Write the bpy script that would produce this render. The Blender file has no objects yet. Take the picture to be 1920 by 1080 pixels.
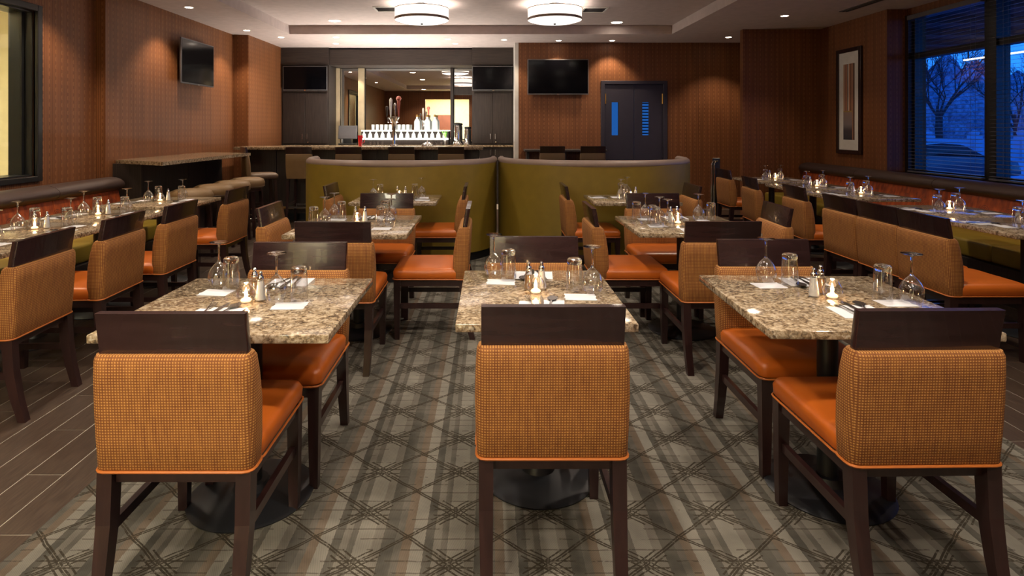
import bpy, bmesh, math, random
from mathutils import Vector, Matrix
R = random.Random(7)
PI = math.pi
sc = bpy.context.scene
COL = sc.collection

# ------------------------------------------------------------------ camera, world, exposure
cam_d = bpy.data.cameras.new('camera')
cam = bpy.data.objects.new('camera', cam_d); COL.objects.link(cam)
cam.location = (0, 0, 1.44); cam.rotation_euler = (PI/2, 0, 0)
cam_d.sensor_width = 36; cam_d.lens = 36*1120/1920
cam_d.shift_x = 42/1920; cam_d.shift_y = -300/1920
cam_d.clip_start = .05; cam_d.clip_end = 300
sc.camera = cam
vs = sc.view_settings
vs.view_transform = 'Standard'; vs.look = 'None'; vs.gamma = 1; vs.use_curve_mapping = False
vs.exposure = 0.0
w = bpy.data.worlds.new('world'); sc.world = w; w.use_nodes = True
wn = w.node_tree; bg = wn.nodes['Background']
tcw = wn.nodes.new('ShaderNodeTexCoord'); sxw = wn.nodes.new('ShaderNodeSeparateXYZ'); rw = wn.nodes.new('ShaderNodeValToRGB')
wn.links.new(tcw.outputs['Generated'], sxw.inputs[0]); wn.links.new(sxw.outputs['Z'], rw.inputs[0]); wn.links.new(rw.outputs[0], bg.inputs[0])
rw.color_ramp.elements[0].position = 0.0; rw.color_ramp.elements[0].color = (.018, .21, .85, 1)
rw.color_ramp.elements[1].position = .5; rw.color_ramp.elements[1].color = (.006, .075, .50, 1)
bg.inputs[1].default_value = 2.3
sc.cycles.max_bounces = 8; sc.cycles.transparent_max_bounces = 24
sc.cycles.sample_clamp_indirect = 4.0
sc.cycles.caustics_reflective = False; sc.cycles.caustics_refractive = False
sc.cycles.use_denoising = True

def lamp(name, kind, loc, energy, color=(1, .80, .58), size=.1, spot=1.6, blend=.7, rot=(0, 0, 0), sy=None):
    d = bpy.data.lights.new(name, kind); d.energy = energy; d.color = color
    if kind == 'SPOT': d.spot_size = spot; d.spot_blend = blend; d.shadow_soft_size = size
    elif kind == 'AREA':
        d.size = size
        if sy: d.shape = 'RECTANGLE'; d.size_y = sy
    else: d.shadow_soft_size = size
    o = bpy.data.objects.new(name, d); o.location = loc; o.rotation_euler = rot; COL.objects.link(o); return o

ZC, ZT, HT = 2.96, 3.10, .75      # soffit height, tray height, table height
WARM = (1, .78, .55)
# small wall-side downlights: x, y, watts
SOFFIT = [(-3.79, 7.53, 75), (-3.78, 9.3, 70), (-3.49, 10.0, 30), (-2.57, 10.0, 60), (-1.64, 10.07, 60), (-.71, 10.2, 60), (.25, 10.3, 50),
          (1.2, 10.38, 55), (2.13, 10.38, 60), (4.0, 10.0, 60), (4.0, 8.1, 28), (-3.79, 5.65, 75), (-3.79, 3.8, 90), (4.0, 6.1, 30), (4.0, 4.1, 40)]
BARSPOT = [(-2.77, 10.77, 60), (-1.73, 10.77, 60), (-.62, 10.77, 60)]
TRAY = [(-2.4, 9.25, 110), (2.0, 9.39, 70), (-2.3, 5.9, 110), (2.1, 5.9, 100), (-2.3, 3.3, 120), (2.1, 3.3, 100), (0, 5.1, 100), (0, 2.6, 110), (-1.1, 1.3, 130), (1.3, 1.3, 130)]
REAR_FILL = [(-2.6, .25, 90), (-.9, .1, 80), (.8, .1, 80), (2.5, .25, 75)]  # unseen downlights added as fill for the front chairs
DRUMS = [(-.905, 7.98), (.87, 7.98), (-.905, 4.2), (.87, 4.2), (-.905, .75), (.87, .75)]  # the nearest pair is unseen, added as fill for the front chairs
for x, y, e in SOFFIT: lamp('soffit_spot', 'SPOT', (x, y, ZC-.03), e, WARM, .03, 1.75, .6)
for x, y, e in BARSPOT: lamp('bar_spot', 'SPOT', (x, y, ZC-.03), e, (1, .9, .75), .03, 1.7, .5)
for x, y, e in TRAY: lamp('tray_spot', 'SPOT', (x, y, ZT-.03), e, (1, .86, .7), .06, 2.2, .6)
for x, y, e in REAR_FILL: lamp('rear_fill', 'SPOT', (x, y, ZC-.03), e, (1, .86, .7), .06, 2.3, .6)
for x, y in DRUMS: lamp('drum_bulb', 'POINT', (x, y, 2.94), 42, (1, .9, .78), .1)
lamp('rear_room_lamp', 'AREA', (-1.7, -2.8, 2.8), 300, (1, .93, .7), 1.5)
lamp('side_room_lamp', 'AREA', (-4.85, 4.6, 2.85), 170, (1, .90, .62), .5, sy=3.0)
lamp('bar_shelf_strip', 'AREA', (-1.6, 11.42, 1.2), 12, (1, .95, .85), 1.6, rot=(PI, 0, 0), sy=.05)
lamp('bar_ceiling_fill', 'AREA', (-1.7, 10.3, 1.12), 105, (1, .93, .82), 2.2, rot=(PI, 0, 0), sy=.06)  # added area lamp with no seen source, brightens the ceiling by the header

# ------------------------------------------------------------------ materials
M = {}
class NT:
    def __init__(s, name):
        m = bpy.data.materials.new(name); m.use_nodes = True; s.m = m; s.n = m.node_tree.nodes; s.l = m.node_tree.links
        s.b = s.n['Principled BSDF']; M[name] = m
    def new(s, t, **k):
        x = s.n.new(t)
        for a, v in k.items(): setattr(x, a, v)
        return x
    def put(s, sock, v):
        if hasattr(v, 'is_linked') or hasattr(v, 'links'): s.l.new(v, sock)
        else: sock.default_value = v
    def math(s, op, a, b=0.0, c=None, clamp=False):
        x = s.new('ShaderNodeMath', operation=op, use_clamp=clamp); s.put(x.inputs[0], a); s.put(x.inputs[1], b)
        if c is not None: s.put(x.inputs[2], c)
        return x.outputs[0]
    def mix(s, f, a, b, typ='MIX'):
        x = s.new('ShaderNodeMixRGB', blend_type=typ); s.put(x.inputs[0], f); s.put(x.inputs[1], a); s.put(x.inputs[2], b); return x.outputs[0]
    def xyz(s, which='Object'):
        t = s.new('ShaderNodeTexCoord'); x = s.new('ShaderNodeSeparateXYZ'); s.l.new(t.outputs[which], x.inputs[0]); s.co = t.outputs[which]
        return x.outputs[0], x.outputs[1], x.outputs[2]
    def noise(s, scale, co=None, detail=3, rough=.5, dist=0, stretch=None):
        t = s.new('ShaderNodeTexNoise'); t.inputs['Scale'].default_value = scale; t.inputs['Detail'].default_value = detail
        t.inputs['Roughness'].default_value = rough; t.inputs['Distortion'].default_value = dist
        if co is None: s.xyz(); co = s.co
        if stretch:
            mp = s.new('ShaderNodeMapping'); mp.inputs['Scale'].default_value = stretch; s.l.new(co, mp.inputs[0]); co = mp.outputs[0]
        s.l.new(co, t.inputs['Vector']); return t.outputs['Fac']
    def ramp(s, f, stops, const=False):
        r = s.new('ShaderNodeValToRGB'); cr = r.color_ramp
        if const: cr.interpolation = 'CONSTANT'
        while len(cr.elements) < len(stops): cr.elements.new(.5)
        for e, (p, c) in zip(cr.elements, stops): e.position = p; e.color = (*c, 1) if len(c) == 3 else c
        s.put(r.inputs[0], f); return r.outputs[0]
    def set(s, **k):
        names = dict(col='Base Color', rough='Roughness', metal='Metallic', spec='Specular IOR Level', ior='IOR', trans='Transmission Weight',
                     ecol='Emission Color', estr='Emission Strength', coat='Coat Weight', alpha='Alpha', sheen='Sheen Weight')
        for a, v in k.items():
            if isinstance(v, tuple) and len(v) == 3: v = (*v, 1)
            s.put(s.b.inputs[names[a]], v)
        return s
    def bump(s, h, strength=.3, dist=.002):
        x = s.new('ShaderNodeBump'); x.inputs['Strength'].default_value = strength; x.inputs['Distance'].default_value = dist
        s.l.new(h, x.inputs['Height']); s.l.new(x.outputs[0], s.b.inputs['Normal'])
def flat(name, col, rough=.5, **k):
    t = NT(name)
    n = t.noise(9, detail=2); c = t.mix(.16, (*col, 1), t.ramp(n, [(.3, tuple(.6*v for v in col)), (.7, tuple(min(1, 1.35*v) for v in col))]))
    t.set(col=c, rough=rough, **k); return t
def emis(name, col, strength):
    t = NT(name); t.set(col=col, ecol=col, estr=strength, rough=.6); return t

def wood(name, c0, c1, stretch, rough=.3, coat=0):
    t = NT(name); n = t.noise(30, detail=4, dist=.6, stretch=stretch)
    t.set(col=t.ramp(n, [(.3, c0), (.72, c1)]), rough=rough, coat=coat); t.bump(n, .08, .001)
wood('espresso', (.018, .007, .007), (.034, .014, .013), (1, 1, .12), .3, .25)
wood('espresso_rail', (.020, .009, .010), (.036, .017, .018), (.12, 1, 1), .26, .35)
wood('dark_oak', (.013, .009, .008), (.036, .024, .020), (2.5, 2.5, .12), .5)
wood('dark_oak_flat', (.014, .009, .008), (.038, .025, .020), (.12, 2.5, 2.5), .5)
flat('door_paint', (.028, .024, .036), .45)
flat('black_metal', (.010, .011, .014), .42)
flat('black_frame', (.010, .011, .013), .35)
flat('plastic_black', (.012, .012, .013), .3)
NT('screen').set(col=(.002, .002, .003), rough=.10, spec=.18)
flat('bezel', (.16, .16, .17), .35, metal=.7)
NT('chrome').set(col=(.82, .8, .78), rough=.12, metal=1.0)
NT('steel').set(col=(.6, .58, .55), rough=.22, metal=1.0)
NT('brass').set(col=(.8, .5, .16), rough=.3, metal=1.0)
NT('mirror').set(col=(.86, .86, .85), rough=.0, metal=1.0)
flat('napkin', (.66, .66, .70), .9)
flat('white_ceramic', (.8, .8, .78), .25)
flat('vinyl_orange', (.50, .115, .012), .36)
flat('vinyl_brown', (.050, .030, .026), .42)
flat('vinyl_taupe', (.22, .155, .125), .45)
flat('booth_olive', (.21, .138, .015), .5)
flat('seat_olive', (.27, .185, .020), .5)
flat('piping_orange', (.42, .12, .018), .5)
flat('stool_tan', (.17, .098, .038), .55)
flat('stool_brown', (.10, .058, .032), .5)
flat('paint_cream', (.75, .68, .48), .8)
flat('paint_ceiling', (.54, .45, .43), .85)
flat('white_paint', (.6, .58, .54), .6)
flat('red_plastic', (.5, .01, .015), .3)
flat('tap_rose', (.45, .13, .10), .35)
flat('leaf_green', (.12, .42, .03), .5)
flat('snow', (.42, .5, .62), .9)
flat('asphalt', (.10, .12, .16), .8)
flat('bark', (.035, .03, .03), .9)
flat('car_paint', (.10, .12, .16), .25, coat=.6)
flat('car_glass', (.01, .012, .016), .08)
flat('canopy_wood', (.13, .035, .022), .6)
flat('till_grey', (.10, .095, .10), .3)
flat('slat_paint', (.12, .115, .13), .3)
flat('post_paint', (.42, .33, .21), .6)
flat('salt', (.85, .83, .8), .9)
flat('pepper', (.25, .13, .05), .9)
flat('wax', (.95, .8, .55), .5)
emis('blue_glow_panel', (.02, .14, .5), .8)  # glow imitating blinds reflected in the door glass
emis('flame', (1, .62, .25), 45)
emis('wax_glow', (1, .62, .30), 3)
emis('lamp_disc', (1, .87, .7), 22)
emis('shade', (1, .90, .80), 1.15)
emis('shade_bottom', (1, .92, .84), 1.5)
emis('shelf_glow', (1, .97, .86), 2.6)
emis('reflection_glow', (1, .85, .6), 2.5)  # glow imitating interior lights reflected in the window glass
flat('grout', (.42, .37, .30), .8)

t = NT('weave'); nx_, ny_, nz_ = t.xyz('Normal'); x, y, z = t.xyz()
side = t.math('GREATER_THAN', t.math('ABSOLUTE', nx_), t.math('ABSOLUTE', ny_))
u = t.math('ADD', t.math('MULTIPLY', x, t.math('SUBTRACT', 1.0, side)), t.math('MULTIPLY', y, side))
k = 2*PI/.0085
a = t.math('SINE', t.math('MULTIPLY', u, k)); b = t.math('SINE', t.math('MULTIPLY', z, k))
d = t.math('MULTIPLY_ADD', t.math('MAXIMUM', t.math('MULTIPLY', t.math('ADD', a, 1.0), t.math('ADD', b, 1.0)), 0), .25, 0.0)
row = t.noise(60, t.co, 2, stretch=(1, 1, .2))
c = t.ramp(d, [(.0, (.13, .033, .006)), (.25, (.20, .066, .015)), (.75, (.54, .27, .07))])
t.set(col=t.mix(.25, c, t.ramp(row, [(.3, (.26, .09, .015)), (.7, (.52, .22, .04))])), rough=.8); t.bump(d, .5, .002)

t = NT('wallpaper'); x, y, z = t.xyz(); u = t.math('ADD', x, y)
s1 = t.math('SINE', t.math('MULTIPLY', u, 2*PI/.021))
ph = t.math('MULTIPLY', t.math('SINE', t.math('MULTIPLY', z, 2*PI/.075)), .005)
s2 = t.math('SINE', t.math('MULTIPLY', t.math('ADD', u, ph), 2*PI/.084))
s2 = t.math('POWER', t.math('MAXIMUM', s2, 0), 6.0)
dash = t.math('GREATER_THAN', t.math('SINE', t.math('MULTIPLY', z, 2*PI/.075)), -.2)
s2 = t.math('MULTIPLY', s2, dash)
nz = t.noise(3, t.co, 3, stretch=(6, 6, .3))
c = t.ramp(t.math('MULTIPLY_ADD', s1, .5, .5), [(.1, (.108, .037, .014)), (.8, (.235, .092, .034))])
c = t.mix(.35, c, t.ramp(nz, [(.35, (.105, .034, .012)), (.65, (.225, .084, .030))]))
c = t.mix(t.math('MULTIPLY', s2, .32), c, (.40, .19, .075, 1))
t.set(col=c, rough=.5, spec=.35); t.bump(s1, .25, .002)

t = NT('granite'); x, y, z = t.xyz()
n1 = t.noise(38, t.co, 5, .65, .8); n2 = t.noise(13, t.co, 4, .6, .5); n3 = t.noise(85, t.co, 3, .6)
c = t.ramp(n1, [(.32, (.028, .020, .015)), (.42, (.15, .10, .060)), (.52, (.36, .27, .17)), (.62, (.55, .46, .34)), (.72, (.30, .20, .11))])
c = t.mix(t.ramp(n2, [(.42, (0, 0, 0)), (.62, (.75, .75, .75))]), c, t.ramp(n3, [(.4, (.05, .04, .035)), (.55, (.30, .21, .12)), (.65, (.6, .55, .45))]))
t.set(col=c, rough=.10, spec=.6)

t = NT('plank'); n = t.noise(14, detail=5, dist=.4, stretch=(8, .8, 1)); oi = t.new('ShaderNodeObjectInfo')
c = t.ramp(n, [(.3, (.038, .025, .018)), (.7, (.085, .058, .042))])
t.set(col=t.mix(t.math('MULTIPLY', oi.outputs['Random'], .55), c, (.036, .021, .013, 1)), rough=.36); t.bump(n, .1, .001)

# carpet: tonal stripes along the room, lattice of scratchy strokes with stars where they cross
t = NT('carpet'); x, y, z = t.xyz()
nzw = t.noise(9, t.co, 3); nzf = t.noise(90, t.co, 2)
xs = t.math('ADD', x, t.math('MULTIPLY', t.math('SUBTRACT', nzf, .5), .006))
st = t.math('FRACT', t.math('DIVIDE', t.math('ADD', xs, 40.13), .32))
G0, G1, G2, G3, G4 = (.060, .057, .048), (.150, .138, .115), (.095, .088, .074), (.215, .20, .170), (.130, .095, .066)
c = t.ramp(st, [(0, G3), (.14, G1), (.24, G0), (.38, G2), (.46, G4), (.56, G3), (.70, G0), (.80, G1), (.88, G2), (.95, G3)], True)
c = t.mix(.30, c, t.ramp(nzw, [(.35, (.06, .055, .045)), (.65, (.20, .18, .15))]))
gx = t.math('DIVIDE', t.math('ADD', x, 16.13), .32); gy = t.math('DIVIDE', t.math('SUBTRACT', y, -11.29), .265)
uu = t.math('ADD', gx, gy); vv = t.math('SUBTRACT', gx, gy)
wob = t.math('MULTIPLY', t.math('SUBTRACT', t.noise(7, t.co, 2), .5), .10)
def dist_int(v): return t.math('ABSOLUTE', t.math('SUBTRACT', t.math('FRACT', t.math('ADD', t.math('ADD', v, wob), 100.5)), .5))
du, dv = dist_int(uu), dist_int(vv)
def band(dst, c0, wd): return t.math('LESS_THAN', t.math('ABSOLUTE', t.math('SUBTRACT', dst, c0)), wd)
brk = t.math('GREATER_THAN', nzf, .40)
cx = t.math('ABSOLUTE', t.math('SUBTRACT', t.math('FRACT', t.math('ADD', gx, 100.5)), .5))
cy = t.math('ABSOLUTE', t.math('SUBTRACT', t.math('FRACT', t.math('ADD', gy, 100.5)), .5))
rad = t.math('ADD', cx, cy)
near = t.math('LESS_THAN', rad, .42)
lines = t.math('MAXIMUM', band(du, .022, .016), band(dv, .022, .016))
star = t.math('MULTIPLY', near, t.math('MAXIMUM', band(du, .10, .016), band(dv, .10, .016)))
star2 = t.math('MULTIPLY', t.math('LESS_THAN', rad, .3), t.math('MAXIMUM', band(cy, .06, .012), 0))
tick = t.math('MULTIPLY', t.math('GREATER_THAN', t.math('SINE', t.math('MULTIPLY', t.math('ADD', y, t.math('MULTIPLY', wob, .1)), 2*PI/.053)), .93), t.math('GREATER_THAN', nzw, .48))
allm = t.math('MULTIPLY', t.math('MAXIMUM', t.math('MAXIMUM', lines, star), t.math('MAXIMUM', star2, t.math('MULTIPLY', tick, .6))), t.math('MULTIPLY_ADD', brk, .5, .5))
c = t.mix(t.math('MULTIPLY', allm, .9), c, (.032, .025, .016, 1))
rib = t.math('SINE', t.math('MULTIPLY', t.math('ADD', x, t.math('MULTIPLY', y, .35)), 2*PI/.006))
c = t.mix(t.math('MULTIPLY_ADD', rib, .10, .10), c, (.03, .026, .02, 1))
t.set(col=c, rough=.95, spec=.1); t.bump(nzf, .4, .002)

# banquette back print: rust with round dotted motifs
t = NT('print_orange'); x, y, z = t.xyz()
cyy = t.math('SUBTRACT', t.math('FRACT', t.math('DIVIDE', t.math('ADD', y, 20), .27)), .5)
czz = t.math('SUBTRACT', t.math('FRACT', t.math('DIVIDE', t.math('ADD', z, .06), .20)), .5)
rr = t.math('SQRT', t.math('ADD', t.math('POWER', t.math('MULTIPLY', cyy, 1.35), 2.0), t.math('POWER', czz, 2.0)))
ring = t.math('GREATER_THAN', t.math('SINE', t.math('MULTIPLY', rr, 85)), .35)
m_ = t.math('MULTIPLY', ring, t.math('LESS_THAN', rr, .27))
n = t.noise(22, t.co, 3, stretch=(1, 1, .35))
c = t.ramp(n, [(.35, (.20, .030, .006)), (.65, (.46, .085, .012))])
t.set(col=t.mix(t.math('MULTIPLY', m_, .8), c, (.07, .016, .012, 1)), rough=.5)

# thin glass: see-through with a mirror-like rim
def thinglass(name, tint, base, power):
    t = NT(name); t.n.remove(t.b); out = t.n['Material Output']
    tr = t.new('ShaderNodeBsdfTransparent'); tr.inputs[0].default_value = (*tint, 1)
    gl = t.new('ShaderNodeBsdfGlossy'); gl.inputs['Roughness'].default_value = .03; gl.inputs[0].default_value = (1, 1, 1, 1)
    lw = t.new('ShaderNodeLayerWeight'); lw.inputs[0].default_value = .5
    f = t.math('MULTIPLY_ADD', t.math('POWER', lw.outputs['Facing'], power), .80, base, True)
    mx = t.new('ShaderNodeMixShader'); t.l.new(f, mx.inputs[0]); t.l.new(tr.outputs[0], mx.inputs[1]); t.l.new(gl.outputs[0], mx.inputs[2]); t.l.new(mx.outputs[0], out.inputs[0])
thinglass('thin_glass', (.93, .93, .94), .14, 1.8)
thinglass('pane_glass', (.93, .95, .97), .05, 4)
NT('solid_glass').set(col=(1, 1, 1), rough=.02, trans=1.0, ior=1.5)
NT('glass_white').set(col=(.85, .87, .84), rough=.12, trans=.35, ecol=(1, .98, .88), estr=.12)

# art print
t = NT('art_print'); x, y, z = t.xyz('Generated')
c = t.ramp(t.math('ADD', y, t.math('MULTIPLY', t.noise(7, t.co, 2), .03)), [(0, (.13, .07, .05)), (.16, (.42, .22, .13)), (.3, (.05, .035, .04)), (.36, (.45, .20, .11)), (.5, (.55, .48, .42)), (.62, (.05, .03, .03)), (.67, (.42, .2, .12)), (.8, (.30, .14, .1)), (.9, (.5, .33, .22))], True)
lo = t.math('LESS_THAN', z, .38)
c2 = t.ramp(z, [(0, (.04, .04, .055)), (.12, (.05, .045, .06)), (.2, (.22, .19, .2)), (.36, (.28, .2, .18)), (.372, (.38, .26, .06))])
t.set(col=t.mix(t.math('MULTIPLY', lo, t.math('GREATER_THAN', y, .2)), c, c2), rough=.6)

# ------------------------------------------------------------------ mesh helpers
class MB:
    def __init__(s): s.bm = bmesh.new(); s.mi = 0
    def _tag(s, fs):
        for f in fs: f.material_index = s.mi
    def box(s, x0, x1, y0, y1, z0, z1, bev=0, seg=1):
        r = bmesh.ops.create_cube(s.bm, size=1)
        vs_ = r['verts']
        for v in vs_:
            v.co = Vector(((x0+x1)/2+v.co.x*(x1-x0), (y0+y1)/2+v.co.y*(y1-y0), (z0+z1)/2+v.co.z*(z1-z0)))
        fs = list({f for v in vs_ for f in v.link_faces}); s._tag(fs)
        if bev:
            es = list({e for v in vs_ for e in v.link_edges})
            q = bmesh.ops.bevel(s.bm, geom=es, offset=bev, segments=seg, affect='EDGES', profile=.5)
            s._tag(q['faces'])
        return s
    def lathe(s, prof, n=24, cx=0, cy=0, cap0=False, cap1=False):
        rings = []
        for r, z in prof:
            if r < 1e-6: rings.append([s.bm.verts.new((cx, cy, z))])
            else: rings.append([s.bm.verts.new((cx+r*math.cos(2*PI*i/n), cy+r*math.sin(2*PI*i/n), z)) for i in range(n)])
        fs = []
        for a, b in zip(rings, rings[1:]):
            if len(a) == 1 and len(b) == 1: continue
            for i in range(n):
                j = (i+1) % n
                if len(a) == 1: fs.append(s.bm.faces.new((a[0], b[j], b[i])))
                elif len(b) == 1: fs.append(s.bm.faces.new((a[i], a[j], b[0])))
                else: fs.append(s.bm.faces.new((a[i], a[j], b[j], b[i])))
        if cap0: fs.append(s.bm.faces.new(rings[0][::-1]))
        if cap1: fs.append(s.bm.faces.new(rings[-1]))
        s._tag(fs); return s
    def loft(s, loops, cap=True, closed=True):
        rs = [[s.bm.verts.new(p) for p in lp] for lp in loops]; n = len(rs[0]); fs = []
        for a, b in zip(rs, rs[1:]):
            for i in range(n if closed else n-1):
                j = (i+1) % n; fs.append(s.bm.faces.new((a[i], a[j], b[j], b[i])))
        if cap: fs.append(s.bm.faces.new(rs[0][::-1])); fs.append(s.bm.faces.new(rs[-1]))
        s._tag(fs); return s
    def tube(s, pts, r, n=8, cap=True, closed=False):
        pts = [Vector(p) for p in pts]; rs = r if isinstance(r, (list, tuple)) else [r]*len(pts); loops = []
        for i, p in enumerate(pts):
            if closed: d = pts[(i+1) % len(pts)]-pts[i-1]
            else: d = pts[min(i+1, len(pts)-1)]-pts[max(i-1, 0)]
            d.normalize(); up = Vector((0, 0, 1)) if abs(d.z) < .9 else Vector((0, 1, 0))
            a = d.cross(up).normalized(); b = a.cross(d)
            loops.append([p+(a*math.cos(2*PI*k/n)+b*math.sin(2*PI*k/n))*rs[i] for k in range(n)])
        if closed: loops.append(loops[0]); cap = False
        return s.loft(loops, cap)
    def prism(s, poly, z0, z1):
        return s.loft([[(x, y, z0) for x, y in poly], [(x, y, z1) for x, y in poly]])
    def mesh(s, name, mats, smooth=False, ang=.6):
        bmesh.ops.remove_doubles(s.bm, verts=s.bm.verts, dist=1e-6)
        bmesh.ops.recalc_face_normals(s.bm, faces=s.bm.faces)
        me = bpy.data.meshes.new(name); s.bm.to_mesh(me); s.bm.free()
        for m in (mats if isinstance(mats, (list, tuple)) else [mats]): me.materials.append(M[m])
        if smooth:
            for p in me.polygons: p.use_smooth = True
            try: me.set_sharp_from_angle(angle=ang)
            except Exception: pass
        return me

def link(name, me, parent=None, loc=(0, 0, 0), rz=0.0, rot=None):
    o = bpy.data.objects.new(name, me); COL.objects.link(o); o.location = loc
    o.rotation_euler = rot if rot else (0, 0, rz)
    if parent: o.parent = parent
    return o
def tag(o, label=None, cat=None, group=None, kind=None):
    if label: o['label'] = label
    if cat: o['category'] = cat
    if group: o['group'] = group
    if kind: o['kind'] = kind
    return o
def structure(name, me, parent=None, **k):
    o = link(name, me, parent, **k)
    if not parent: o['kind'] = 'structure'
    return o
def box(*a, **k):
    m = k.pop('mat'); sm = k.pop('smooth', False); b = MB().box(*a, **k); return b.mesh('box', m, sm)
class Kind:
    """A thing described once; place() links it with its parts."""
    def __init__(s, name, cat): s.name, s.cat, s.parts = name, cat, []
    def add(s, name, me, loc=(0, 0, 0), under=None, rot=None): s.parts.append((name, me, loc, under, rot)); return len(s.parts)-1
    def place(s, loc, rz=0.0, label=None, group=None, skip=()):
        root = link(s.name, None, None, loc, rz); tag(root, label, s.cat, group); obs = []
        for i, (n, me, l, u, r) in enumerate(s.parts):
            if n in skip: obs.append(None); continue
            obs.append(link(n, me, obs[u] if u is not None else root, l, 0, r))
        return root
def rrect(cx, cy, hx, hy, z, r, n=5):
    pts = []
    for q, (sx, sy) in enumerate(((1, 1), (-1, 1), (-1, -1), (1, -1))):
        for i in range(n):
            a = PI/2*q+PI/2*i/(n-1)
            pts.append((cx+sx*(hx-r)+r*math.cos(a), cy+sy*(hy-r)+r*math.sin(a), z))
    return pts

# ------------------------------------------------------------------ the room
X1, X2, X3 = -4.285, -4.18, -3.94          # left wall planes
YW1, YW2, YB, YT = 6.50, 9.76, 11.31, 10.64
XR, XWIN, YR0, YR1 = 5.09, 5.34, 9.2, 7.65
YREAR = -0.8
T = .15
# floor: grout bed with planks laid on it, carpet in the middle
fl = structure('floor', box(-4.6, 6.3, YREAR-.1, 12.0, -.12, -.0025, mat='grout'))
PW, PL, GAP = .1545, .92, .0055
pm = {}
def plank(x0, y0, w_, l_):
    key = (round(w_, 3), round(l_, 3))
    if key not in pm: pm[key] = MB().box(0, w_-GAP, 0, l_-GAP, -.006, 0, .0008).mesh('plank', 'plank')
    link('plank', pm[key], fl, (x0, y0, 0))
def lay(xa, xb, ya, yb, seed, n=0):
    c = int(math.ceil((xb-xa)/PW-.01))
    for i in range(c):
        off = ((i*2+seed) % 5)*PL/5; y = ya-off
        while y < yb:
            y0, y1 = max(y, ya), min(y+PL, yb)
            if y1-y0 > .06: plank(xa+i*PW, y0, min(PW, xb-xa-i*PW), y1-y0); n += 1
            y += PL
    return n
CX0, CX1, CY0, CY1 = -1.61, 2.38, -.75, 7.45
np_ = lay(-3.93, CX0, 1.75, 9.2, 0) + lay(CX1, 4.0, 2.2, 8.4, 2)
rest = MB()
def bulk(xa, xb, ya, yb, pl=PL):
    i = 0; x_ = xa
    while x_ < xb-.02:
        y = ya-((i*2) % 5)*pl/5
        while y < yb:
            y0, y1 = max(y, ya), min(y+pl, yb)
            if y1-y0 > .03: rest.box(x_, min(x_+PW, xb)-GAP, y0, y1-GAP, -.006, 0)
            y += pl
        x_ += PW; i += 1
bulk(CX0+.01, 4.0, CY1, 9.2); bulk(-3.93, CX0, YREAR, 1.75); bulk(CX1, 5.0, YREAR, 2.2); bulk(4.0, 5.0, 2.2, 9.1)
bulk(-3.93, 5.0, 9.2, 10.6)
o = link('plank', rest.mesh('planks', 'plank'), fl); o['kind'] = 'stuff'
tag(link('carpet', box(CX0, CX1, CY0, CY1, 0, .008, mat='carpet')), 'grey brown patterned carpet with crossing diamond strokes under the middle tables', 'carpet')

# ceiling with a raised tray
TX0, TX1, TY0, TY1 = -3.24, 2.95, .45, 9.67
c = MB()
c.box(X1-.3, TX0, YREAR, 12.0, ZC, ZC+.16); c.box(TX1, 6.0, YREAR, 12.0, ZC, ZC+.16)
c.box(TX0, TX1, YREAR, TY0, ZC, ZC+.16); c.box(TX0, TX1, TY1, 12.0, ZC, ZC+.16)
c.box(TX0-.05, TX1+.05, TY0-.05, TY1+.05, ZT, ZT+.08)
structure('ceiling', c.mesh('ceiling', 'paint_ceiling'))
# left walls: near wall with a window hole, projecting wall, second projection by the bar
WY0, WY1, WZ0, WZ1 = 3.6, 5.63, .985, 2.54
wl = MB(); wl.box(X1-T, X1, YREAR, WY0, 0, ZC); wl.box(X1-T, X1, WY1, YW1, 0, ZC); wl.box(X1-T, X1, WY0, WY1, 0, WZ0); wl.box(X1-T, X1, WY0, WY1, WZ1, ZC)
wl.box(X1-T, X2, YW1, YW2, 0, ZC); wl.box(X1-T, X3, YW2, 12.0, 0, ZC)
structure('wall_left', wl.mesh('wl', 'wallpaper'))
wb = MB()
DX0, DX1, DZ = 2.04, 3.10, 2.23
wb.box(.515, DX0, YT, 12.0, 0, ZC); wb.box(DX1, 5.3, YT, YT+T, 0, ZC); wb.box(DX0, DX1, YT, YT+T, DZ, ZC)
structure('wall_back', wb.mesh('wb', 'wallpaper'))
structure('trim_1', box(.45, .515, YT-.002, YB+.2, 0, ZC, mat='white_paint'))
structure('wall_bar', box(X3, .52, 12.0, 12.1, 0, ZC, mat='dark_oak'))
wr = MB(); wr.box(3.90, 5.6, YR0, YR0+.10, 0, ZC); wr.box(5.3, 5.6, YR0+.10, YT+T, 0, ZC); wr.box(XR, XR+.5, YR1, YR0, 0, ZC)
wr.box(XWIN, XWIN+.25, YREAR, YR1, 0, .86); wr.box(XWIN, XWIN+.25, YREAR, YR1, 2.875, ZC); wr.box(XWIN, XWIN+.25, YREAR, 3.0, .86, 2.875)
structure('wall_right', wr.mesh('wr', 'wallpaper'))
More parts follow.
